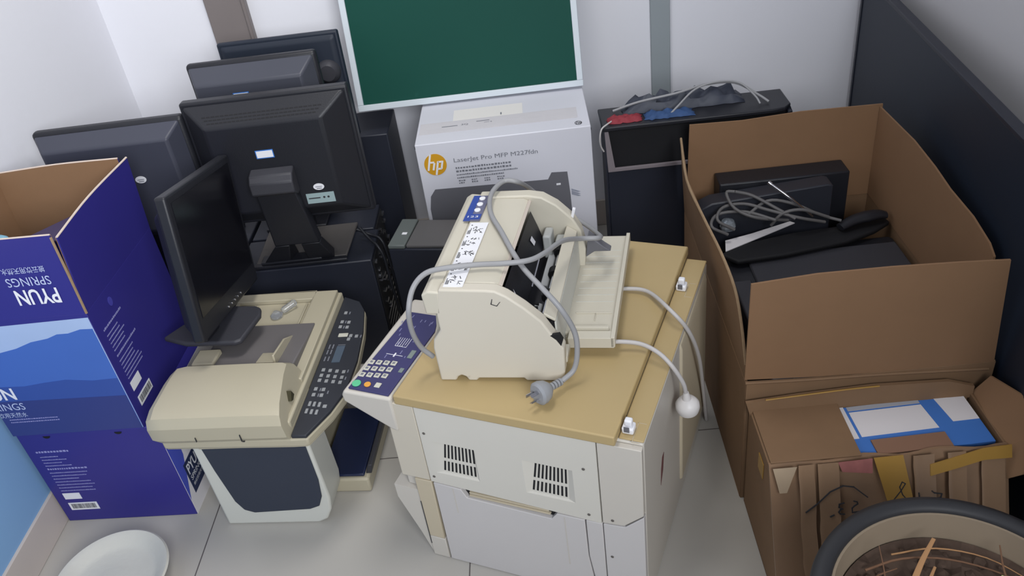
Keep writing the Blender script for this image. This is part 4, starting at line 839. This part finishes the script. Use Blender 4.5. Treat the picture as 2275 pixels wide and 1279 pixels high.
MB().sheet(lt, lbm, (1, 0, 0), 0.0045).build('left_flap', M_card2, bb)
MB().tube([(p[0] + 0.002, p[1], p[2]) for p in lt], 0.0032, 6, 4).build('left_flap_edge', M_cardedge, bb)
rt_ = L([(0.8575, 2.016, 0.598), (0.862, 1.813, 0.598), (0.861, 1.693, 0.59), (0.859, 1.605, 0.58), (0.859, 1.496, 0.575), (0.858, 1.415, 0.56), (0.862, 1.395, 0.54)])
MB().sheet(rt_, [(bw - 0.006, p[1], bh) for p in rt_], (1, 0, 0), 0.0045).build('right_flap', M_card, bb)
MB().sheet([(0.013, bd - 0.004, 0.606), (0.15, bd, 0.600), (0.30, bd + 0.002, 0.606), (bw + 0.004, bd - 0.002, 0.604)], [(0.004, bd - 0.005, bh), (0.15, bd - 0.005, bh), (0.30, bd - 0.005, bh), (bw, bd - 0.005, bh)], (0, 1, 0), 0.0045).build('back_flap', M_card, bb)
MB().sheet([(-0.006, -0.016, 0.612), (0.12, -0.004, 0.612), (0.26, 0.0, 0.608), (0.38, -0.004, 0.606), (0.470, -0.012, 0.606)], [(-0.004, 0.001, 0.36), (0.12, 0.001, 0.352), (0.26, 0.001, 0.347), (0.38, 0.001, 0.34), (0.500, 0.001, 0.330)], (0, 1, 0), 0.0045).build('front_flap', M_card, bb)
MB().tube([(-0.003, 0.0, 0.352), (0.12, 0.0, 0.346), (0.26, 0.0, 0.342), (0.38, 0.0, 0.336), (0.49, 0.0, 0.33)], 0.004, 6, 4).build('crushed_fold', M_card2, bb)
# contents
ct = thing('boxed_printer', 'big charcoal printer filling the bottom of the large cardboard box', 'printer', (BX + 0.055, BY + 0.012, 0.006), 0)
MB().prism([(0, 0), (0.436, 0), (0.436, 0.325), (0.42, 0.332), (0.03, 0.332), (0, 0.322)], 'y', 0.0, 0.50).build('body', M_black, ct, 0.008, 3)
MB().box(0.0, 0.045, -0.003, 0.36, 0.322, 0.339).build('side_strip', M_dgrey, ct, 0.004)
MB().box(0.055, 0.425, 0.02, 0.46, 0.332, 0.340).build('top_cover', M_dgrey, ct, 0.006)
ct = thing('boxed_speaker', 'black rectangular unit standing upright against the rear side inside the large cardboard box', 'electronics', (BX + 0.078, BY + 0.640, 0.006), 0)
MB().box(0, 0.335, 0, 0.07, 0, 0.457).build('body', M_black, ct, 0.004)
MB().prism([(-0.065, 0.0), (0.275, 0.0), (0.275, 0.452), (0.26, 0.456), (-0.03, 0.435), (-0.06, 0.42)], 'y', -0.055, -0.003).build('slanted_cover', mat('slate_black', (44, 46, 54), 0.4), ct, 0.003)
Fz = facem((0.22, -0.0555, 0.375), (1, 0, 0), (0, 0, 1), 0.0004)
k = MB(); text_into(k, 'as', Fz, 0.014, 0.006); k.build('small_print', M_ink, ct)
kb = thing('handset_tray', 'long thin black plastic tray with a rounded handle lying across the box contents', 'plastic tray', (BX, BY, 0), 0)
MB().prism([(0.045, 0.47), (0.10, 0.505), (0.24, 0.535), (0.38, 0.545), (0.44, 0.57), (0.485, 0.565), (0.490, 0.54), (0.44, 0.505), (0.36, 0.47), (0.20, 0.44), (0.08, 0.43)], 'z', 0.3485, 0.362).build('tray', M_deep, kb, 0.005, 3)
MB().tube([(0.355, 0.515, 0.375), (0.40, 0.535, 0.381), (0.455, 0.545, 0.383), (0.480, 0.545, 0.379)], lambda t: 0.020 - 0.007 * abs(2 * t - 1), 14, 6, flat=0.6).build('handle', M_black, kb, angle=80)
tag(MB().prism([(0.42, 1.775), (0.43, 1.825), (0.50, 1.845), (0.61, 1.885), (0.62, 1.875), (0.50, 1.815)], 'z', 0.3625, 0.3645).build('paper_slip', M_paper), 'white paper slip lying on the black tray in the large cardboard box', 'paper')
cable_bunch('coiled_cable', 'dark grey coiled cable lying in the large cardboard box beside a silver plug', [
    [(0.453, 1.827, 0.393), (0.411, 1.834, 0.422), (0.431, 1.868, 0.437), (0.484, 1.868, 0.442), (0.542, 1.839, 0.432), (0.610, 1.815, 0.416), (0.680, 1.827, 0.388)],
    [(0.433, 1.812, 0.390), (0.392, 1.815, 0.417), (0.416, 1.854, 0.427), (0.484, 1.849, 0.429), (0.552, 1.815, 0.416)],
    [(0.547, 1.834, 0.390), (0.571, 1.825, 0.427), (0.620, 1.825, 0.432), (0.690, 1.832, 0.398)],
    [(0.484, 1.839, 0.422), (0.542, 1.863, 0.446), (0.600, 1.844, 0.442), (0.670, 1.842, 0.402), (0.719, 1.822, 0.390)],
    [(0.460, 1.868, 0.480), (0.440, 1.873, 0.476), (0.455, 1.844, 0.446), (0.503, 1.820, 0.427), (0.591, 1.840, 0.396)],
    [(0.460, 1.868, 0.480), (0.503, 1.863, 0.466), (0.557, 1.839, 0.437), (0.600, 1.812, 0.416)]], mat('dark_grey_cable', (98, 96, 96), 0.5), 0.0042)
tag(MB().lathe([(0.004, 0), (0.019, 0.002), (0.021, 0.010), (0.016, 0.024), (0.006, 0.028)], (0.445, 1.868, 0.372), 12).build('silver_plug', mat('silver_plastic', (170, 178, 186), 0.25, 0.2, 60, metal=0.5), angle=20), 'round silver plug beside the paper slip in the large cardboard box', 'plug')
tag(MB().tube([(0.547, 1.863, 0.494), (0.595, 1.834, 0.459), (0.650, 1.837, 0.402)], 0.0038, 10, 3).tube([(0.542, 1.866, 0.498), (0.548, 1.862, 0.493)], 0.006, 10, 0).build('antenna_rod', M_metal, angle=60), 'shiny metal antenna rod lying over the coiled cable in the large cardboard box', 'antenna')

# ---------------------------------------------------------------- small taped box in front
sb = thing('cardboard_box', 'worn cardboard box with yellow tape and handwriting in front of the large box', 'box', (0.366, 1.292, 0), 0)
sw_, sh = 0.452, 0.285
# walls: back, left, right, sloping front
k = MB()
k.prism([(-0.001, 0), (-0.001, sh + 0.012), (-0.007, sh + 0.012), (-0.007, 0)], 'x', 0, sw_)
k.prism([(-0.008, 0), (-0.008, sh), (-0.155, sh), (-0.29, 0.0)], 'x', 0, 0.005)
k.prism([(-0.008, 0), (-0.008, sh), (-0.155, sh), (-0.29, 0.0)], 'x', sw_ - 0.005, sw_)
k.box(0.0, sw_, -0.30, 0.0, 0, 0.004)
k.build('carton', M_card2, sb, 0.001)
fv = MB(); nx, nz = 22, 12; r = random.Random(9); vs = []
for l in (0, 1):
    for i in range(nx + 1):
        for j in range(nz + 1):
            x = sw_ * i / nx; f = j / nz; y = -0.29 + 0.137 * f; z = sh * f
            am = 0.004 * math.sin(i * 0.9 + j * 0.25) * (0.4 + f) * min(1, i, nx - i) + r.uniform(-1, 1) * 0.0006
            vs.append((x, y - am * 0.9 - (0.006 if l == 0 else 0), z - am * 0.4 * (1 if 0 < j < nz else 0) + 0.001))
fs = []; W1 = nz + 1; N1 = (nx + 1) * W1
for i in range(nx):
    for j in range(nz):
        a = i * W1 + j; fs += [(a, a + W1, a + W1 + 1, a + 1), (N1 + a + 1, N1 + a + W1 + 1, N1 + a + W1, N1 + a)]
for i in range(nx): fs += [(i * W1, N1 + i * W1, N1 + (i + 1) * W1, (i + 1) * W1), (i * W1 + nz, (i + 1) * W1 + nz, N1 + (i + 1) * W1 + nz, N1 + i * W1 + nz)]
for j in range(nz): fs += [(j, j + 1, N1 + j + 1, N1 + j), (nx * W1 + j, N1 + nx * W1 + j, N1 + nx * W1 + j + 1, nx * W1 + j + 1)]
fv.add(vs, fs).build('front_side', mat('tape_covered_cardboard', (142, 114, 90), 0.32, 0.12, 16, 0.3, 24, spots=(6, 0.66, (132, 100, 80))), sb, angle=60)
Fg = facem((0, -0.298, 0.003), (1, 0, 0), Vector((0, 0.137, sh)), 0.0095)
hyp = math.hypot(0.137, sh)
for x_, w_1, y_ in ((0.052, 0.030, 0.002), (0.088, 0.040, 0.002), (0.270, 0.040, 0.002), (0.335, 0.034, 0.002), (0.395, 0.044, 0.002)):
    k = MB(); n_ = 14; rr = random.Random(int(x_ * 1000)); vs = []
    for a_ in range(n_ + 1):
        yy = (hyp - y_) * a_ / n_; dx_ = rr.uniform(-1, 1) * 0.0015
        for c_, hh_ in ((0.0, 0.0002), (0.12, 0.0004 + rr.uniform(0.0, 0.0012)), (0.25, 0.0003), (1.0, 0.0002)): vs.append(Fg @ Vector((x_ + dx_ + w_1 * c_, yy, hh_)))
    k.add(vs, [(a_ * 4 + c_, a_ * 4 + c_ + 1, a_ * 4 + c_ + 5, a_ * 4 + c_ + 4) for a_ in range(n_) for c_ in range(3)]); k.build('clear_tape_strip', mat('brown_clear_tape', (144, 117, 93), 0.16, 0.10, 14, 0.35, 30), sb, angle=60)
k = MB(); poly_on(k, Fg, [(0.195, hyp + 0.001), (0.25, hyp + 0.002), (0.268, hyp - 0.10), (0.22, hyp - 0.10)], 0.0022); k.build('yellow_tape_strip', M_yt, sb)
k = MB(); tl = [(0.30, hyp - 0.022), (0.36, hyp - 0.008), (0.40, hyp + 0.002), (0.452, hyp + 0.004), (0.452, hyp - 0.022), (0.40, hyp - 0.022), (0.35, hyp - 0.034), (0.30, hyp - 0.045)]
poly_on(k, Fg, tl, 0.0024); k.build('yellow_tape_corner', M_yt, sb)
k = MB(); poly_on(k, Fg, [(0.128, hyp - 0.002), (0.193, hyp), (0.192, hyp - 0.03), (0.135, hyp - 0.022)], 0.0011); k.build('red_stamp', mat('faded_red_print', (150, 92, 88), 0.6, 0.3, 60), sb)
k = MB(); poly_on(k, Fg, [(0.004, hyp - 0.004), (0.05, hyp - 0.004), (0.028, hyp - 0.055), (0.014, hyp - 0.055)], 0.0011); k.build('torn_tape_patch', mat('pale_torn_tape', (164, 144, 120), 0.5, 0.1, 30), sb)
k = MB()
def stroke(pts, w=0.0012):
    w *= 1.35
    for a, b in zip(pts[:-1], pts[1:]):
        a = Vector((*a, 0)); b = Vector((*b, 0)); d = (b - a).normalized(); n = Vector((-d.y, d.x, 0)) * w / 2; a = a - d * w * 0.4; b = b + d * w * 0.4
        k.prism([((a + n).x, (a + n).y), ((b + n).x, (b + n).y), ((b - n).x, (b - n).y), ((a - n).x, (a - n).y)], 'z', 0.0004, 0.0026, Fg)
arc = [(0.062, hyp - 0.098), (0.085, hyp - 0.082), (0.11, hyp - 0.060), (0.135, hyp - 0.050), (0.155, hyp - 0.054), (0.170, hyp - 0.068), (0.180, hyp - 0.077)]
stroke(arc, 0.0016)
# upside-down digits 5 3 and dash, 1 5 C further right
def inv5(x, y): stroke([(x, y), (x, y + 0.009)], 0.0016); stroke([(x + 0.0, y), (x + 0.013, y + 0.001)], 0.0016); stroke([(x + 0.0135, y + 0.001), (x + 0.013, y - 0.0)], 0.0014); stroke([(x, y + 0.009), (x + 0.004, y + 0.013), (x + 0.011, y + 0.017), (x + 0.010, y + 0.021), (x + 0.004, y + 0.023)], 0.0016)
def inv3(x, y): stroke([(x + 0.011, y), (x + 0.003, y + 0.001), (x, y + 0.005), (x + 0.004, y + 0.010), (x + 0.008, y + 0.011)], 0.0016); stroke([(x + 0.008, y + 0.011), (x + 0.001, y + 0.015), (x + 0.002, y + 0.021), (x + 0.011, y + 0.023)], 0.0016)
k.build('pen_line', M_inkd, sb); k = MB()
inv5(0.150, hyp - 0.106); inv3(0.124, hyp - 0.108); stroke([(0.108, hyp - 0.111), (0.115, hyp - 0.108)], 0.0016)
k.build('handwriting', M_inkd, sb); k = MB(); stroke([(0.228, hyp - 0.088), (0.243, hyp - 0.07), (0.252, hyp - 0.056), (0.246, hyp - 0.052), (0.241, hyp - 0.062), (0.246, hyp - 0.078), (0.258, hyp - 0.094)], 0.0015)
stroke([(0.279, hyp - 0.100), (0.277, hyp - 0.078)], 0.0016); stroke([(0.300, hyp - 0.094), (0.318, hyp - 0.090), (0.320, hyp - 0.083), (0.306, hyp - 0.080), (0.302, hyp - 0.076)], 0.0015)
k.build('handwriting', M_inkd, sb)
# top: left flap, tape, carton inside
MB().box(0.004, 0.178, -0.157, -0.006, sh + 0.001, sh + 0.005).build('left_flap', M_card2, sb, 0.001)
MB().sheet([(sw_ + 0.026, -0.02, sh + 0.05), (sw_ + 0.055, -0.10, sh + 0.06), (sw_ + 0.052, -0.17, sh + 0.035), (sw_ + 0.02, -0.20, sh - 0.04)], [(sw_, -0.006, sh - 0.01), (sw_, -0.09, sh), (sw_, -0.16, sh - 0.005), (sw_, -0.19, sh - 0.06)], (-1, 0, 0), 0.004).build('right_flap', M_card, sb)
MB().sheet([(-0.01, -0.004, sh + 0.028), (0.10, -0.001, sh + 0.034), (0.25, 0.0, sh + 0.04), (0.40, -0.002, sh + 0.036), (sw_, -0.006, sh + 0.02)], [(0.0, -0.006, sh - 0.01), (0.10, -0.006, sh - 0.01), (0.25, -0.006, sh - 0.01), (0.40, -0.006, sh - 0.01), (sw_, -0.006, sh - 0.01)], (0, -1, 0), 0.008).build('back_flap', M_card2, sb)
MB().tube([(0.03, -0.010, sh + 0.031), (0.12, -0.010, sh + 0.036), (0.20, -0.010, sh + 0.040), (0.26, -0.010, sh + 0.041)], 0.0018, 6, 4).build('yellow_tape_edge', M_yt, sb)
k = MB(); k.box(-0.002, -0.0004, -0.13, -0.095, sh - 0.07, sh - 0.03); k.build('yellow_tape_side', M_yt, sb)
ic = thing('blue_carton', 'blue and white printed carton lying inside the taped cardboard box', 'box', (0.366 + 0.182, 1.292 - 0.150, 0.006), 2)
MB().box(0, 0.258, 0.0, 0.135, 0, sh - 0.012).build('carton', M_bbox, ic, 0.001)
Fi = facem((0, 0, sh - 0.012), (1, 0, 0), (0, 1, 0), 0.0003)
k = MB(); quad_on(k, Fi, 0.0, 0.012, 0.045, 0.135); k.prism([(0.018, 0.048), (0.172, 0.050), (0.165, 0.118), (0.018, 0.118)], 'z', 0, 0.0006, Fi); k.prism([(0.205, 0.062), (0.257, 0.062), (0.257, 0.134), (0.196, 0.134)], 'z', 0, 0.0006, Fi); k.build('white_panel', M_paper, ic)
k = MB(); quad_on(k, Fi, 0.018, 0.165, 0.122, 0.134); k.build('grey_panel', mat('pale_grey_print', (170, 172, 180), 0.5), ic)
MB().box(0.03, 0.175, -0.004, 0.035, sh - 0.0115, sh - 0.008).build('cardboard_liner', mat('brown_liner', (140, 106, 86), 0.8), ic)

# ---------------------------------------------------------------- planter
pt = thing('planter_pot', 'round stone planter with a dark rim and dry soil in the lower right corner', 'plant pot', (0.535, 0.716, 0), 0)
PR, PZ = 0.213, 0.40
MB().lathe([(0.0, 0.0), (0.125, 0.0), (0.14, 0.01), (0.20, PZ - 0.03), (0.20, PZ), (0.182, PZ), (0.176, PZ - 0.06), (0.165, PZ - 0.10), (0.0, PZ - 0.10)], (0, 0, 0), 72).build('pot', M_pot, pt, angle=50)
MB().lathe([(0.186, PZ + 0.002), (0.190, PZ + 0.009), (0.202, PZ + 0.012), (0.214, PZ + 0.006), (0.217, PZ - 0.006), (0.212, PZ - 0.018), (0.2015, PZ - 0.018), (0.186, PZ - 0.002)], (0, 0, 0), 96, closed=True).build('rim', M_rim, pt, angle=50)
so = MB(); r = random.Random(4); vs = [(0, 0, PZ - 0.052)]; fs = []; rings, seg = 14, 60
for i in range(1, rings + 1):
    for j in range(seg):
        rad = 0.1745 * i / rings; a = 2 * math.pi * j / seg
        vs.append((rad * math.cos(a), rad * math.sin(a), PZ - 0.052 + (r.uniform(-1, 1) * 0.009 if i < rings else 0.004)))
for j in range(seg): fs.append((0, 1 + j, 1 + (j + 1) % seg))
for i in range(rings - 1):
    for j in range(seg): fs.append((1 + i * seg + j, 1 + (i + 1) * seg + j, 1 + (i + 1) * seg + (j + 1) % seg, 1 + i * seg + (j + 1) % seg))
so = so.add(vs, fs).build('soil', M_soil, pt, angle=20); so['kind'] = 'stuff'
def clod(x, y, s, seed):
    rr = random.Random(seed); b = MB(); bm = bmesh.new(); bmesh.ops.create_icosphere(bm, subdivisions=2, radius=s)
    for v in bm.verts: v.co *= rr.uniform(0.75, 1.15)
    b.add([(v.co.x + x, v.co.y + y, v.co.z * 0.7 + PZ - 0.052) for v in bm.verts], [tuple(v.index for v in f.verts) for f in bm.faces]); bm.free(); return b
cl_ = MB()
for i in range(120):
    a = r.uniform(0, 6.28); d = 0.165 * math.sqrt(r.random()); c = clod(d * math.cos(a), d * math.sin(a), r.uniform(0.004, 0.013), i); cl_.add(c.v, c.f)
clo = cl_.build('soil_clods', M_soil, pt, angle=20); clo['kind'] = 'stuff'
def twig(label, name, pts, m, r0, flat=1.0, cat='dry stalk'):
    P = [(0.535 + x, 0.716 + y, PZ - 0.045 + z) for x, y, z in pts]
    return tag(MB().tube(P, lambda t: r0 * (1.0 - 0.55 * t), 8, 4, flat=flat).build(name, m, angle=80), label, cat)
twig('broad tan dry leaf blade slanting up over the soil in the planter', 'dry_leaf', [(-0.085, 0.02, 0.002), (-0.055, 0.06, 0.012), (-0.02, 0.105, 0.028), (0.012, 0.140, 0.038)], M_twig, 0.0065, 0.25)
twig('second tan dry leaf blade beside the broad one in the planter', 'dry_leaf', [(-0.065, 0.01, 0.004), (-0.035, 0.055, 0.016), (0.0, 0.10, 0.022)], M_twig, 0.0045, 0.3)
twig('orange-brown stick lying flat right of the leaf blades in the planter', 'dry_stick', [(0.0, 0.078, 0.006), (0.035, 0.072, 0.007), (0.07, 0.062, 0.006)], mat('orange_stick', (196, 120, 70), 0.6), 0.0048)
twig('short yellow stick lying left of the leaf blades in the planter', 'dry_stick', [(-0.075, 0.088, 0.004), (-0.045, 0.088, 0.006), (-0.02, 0.084, 0.005)], mat('ochre_stick', (186, 130, 56), 0.6), 0.003)
twig('thin grey-brown stalk arching across the soil in the planter', 'dry_stalk', [(-0.10, 0.115, 0.006), (-0.04, 0.125, 0.014), (0.03, 0.115, 0.016), (0.10, 0.085, 0.010), (0.15, 0.04, 0.004)], M_twigd, 0.0022)
twig('long thin straw lying along the far edge of the soil in the planter', 'dry_stalk', [(-0.05, 0.14, 0.006), (0.02, 0.142, 0.010), (0.09, 0.118, 0.008), (0.14, 0.07, 0.004)], M_twig, 0.0016)
twig('thin brown stalk running toward the left rim of the planter', 'dry_stalk', [(-0.16, 0.03, 0.004), (-0.13, 0.07, 0.010), (-0.09, 0.10, 0.008), (-0.05, 0.115, 0.004)], M_twigd, 0.002)
twig('upright thin stem near the left of the soil in the planter', 'dry_stalk', [(-0.09, 0.04, 0.0), (-0.082, 0.09, 0.03), (-0.078, 0.13, 0.045)], M_twigd, 0.0014)
twig('brown forked stem standing right of the middle in the planter', 'dry_stalk', [(0.10, 0.05, 0.0), (0.098, 0.085, 0.02), (0.105, 0.12, 0.035)], M_twigd, 0.0024)
twig('pale green leaf stub standing in the soil of the planter', 'leaf_stub', [(0.055, 0.03, -0.004), (0.055, 0.05, 0.018), (0.052, 0.065, 0.034)], M_leafg, 0.0055, 0.5)
twig('slim yellow-green leaf stub leaning right in the planter', 'leaf_stub', [(0.062, 0.025, -0.004), (0.072, 0.045, 0.020), (0.084, 0.066, 0.036)], M_leafg, 0.0045, 0.4)
twig('tan stick pointing to the right rim of the planter', 'dry_stick', [(0.03, 0.068, 0.010), (0.07, 0.045, 0.008), (0.11, 0.015, 0.004)], M_twig, 0.0036)

# ---------------------------------------------------------------- white dish on the floor
ds = thing('white_dish', 'round off-white shallow dish on the floor in the lower left corner', 'dish', (-1.075, 1.185, 0), 0)
MB().lathe([(0.0, 0.0), (0.085, 0.0), (0.095, 0.004), (0.118, 0.036), (0.127, 0.048), (0.130, 0.054), (0.126, 0.057), (0.114, 0.053), (0.100, 0.040), (0.086, 0.034), (0.04, 0.036), (0.0, 0.036)], (0, 0, 0), 72).build('dish', M_basin, ds, angle=50)
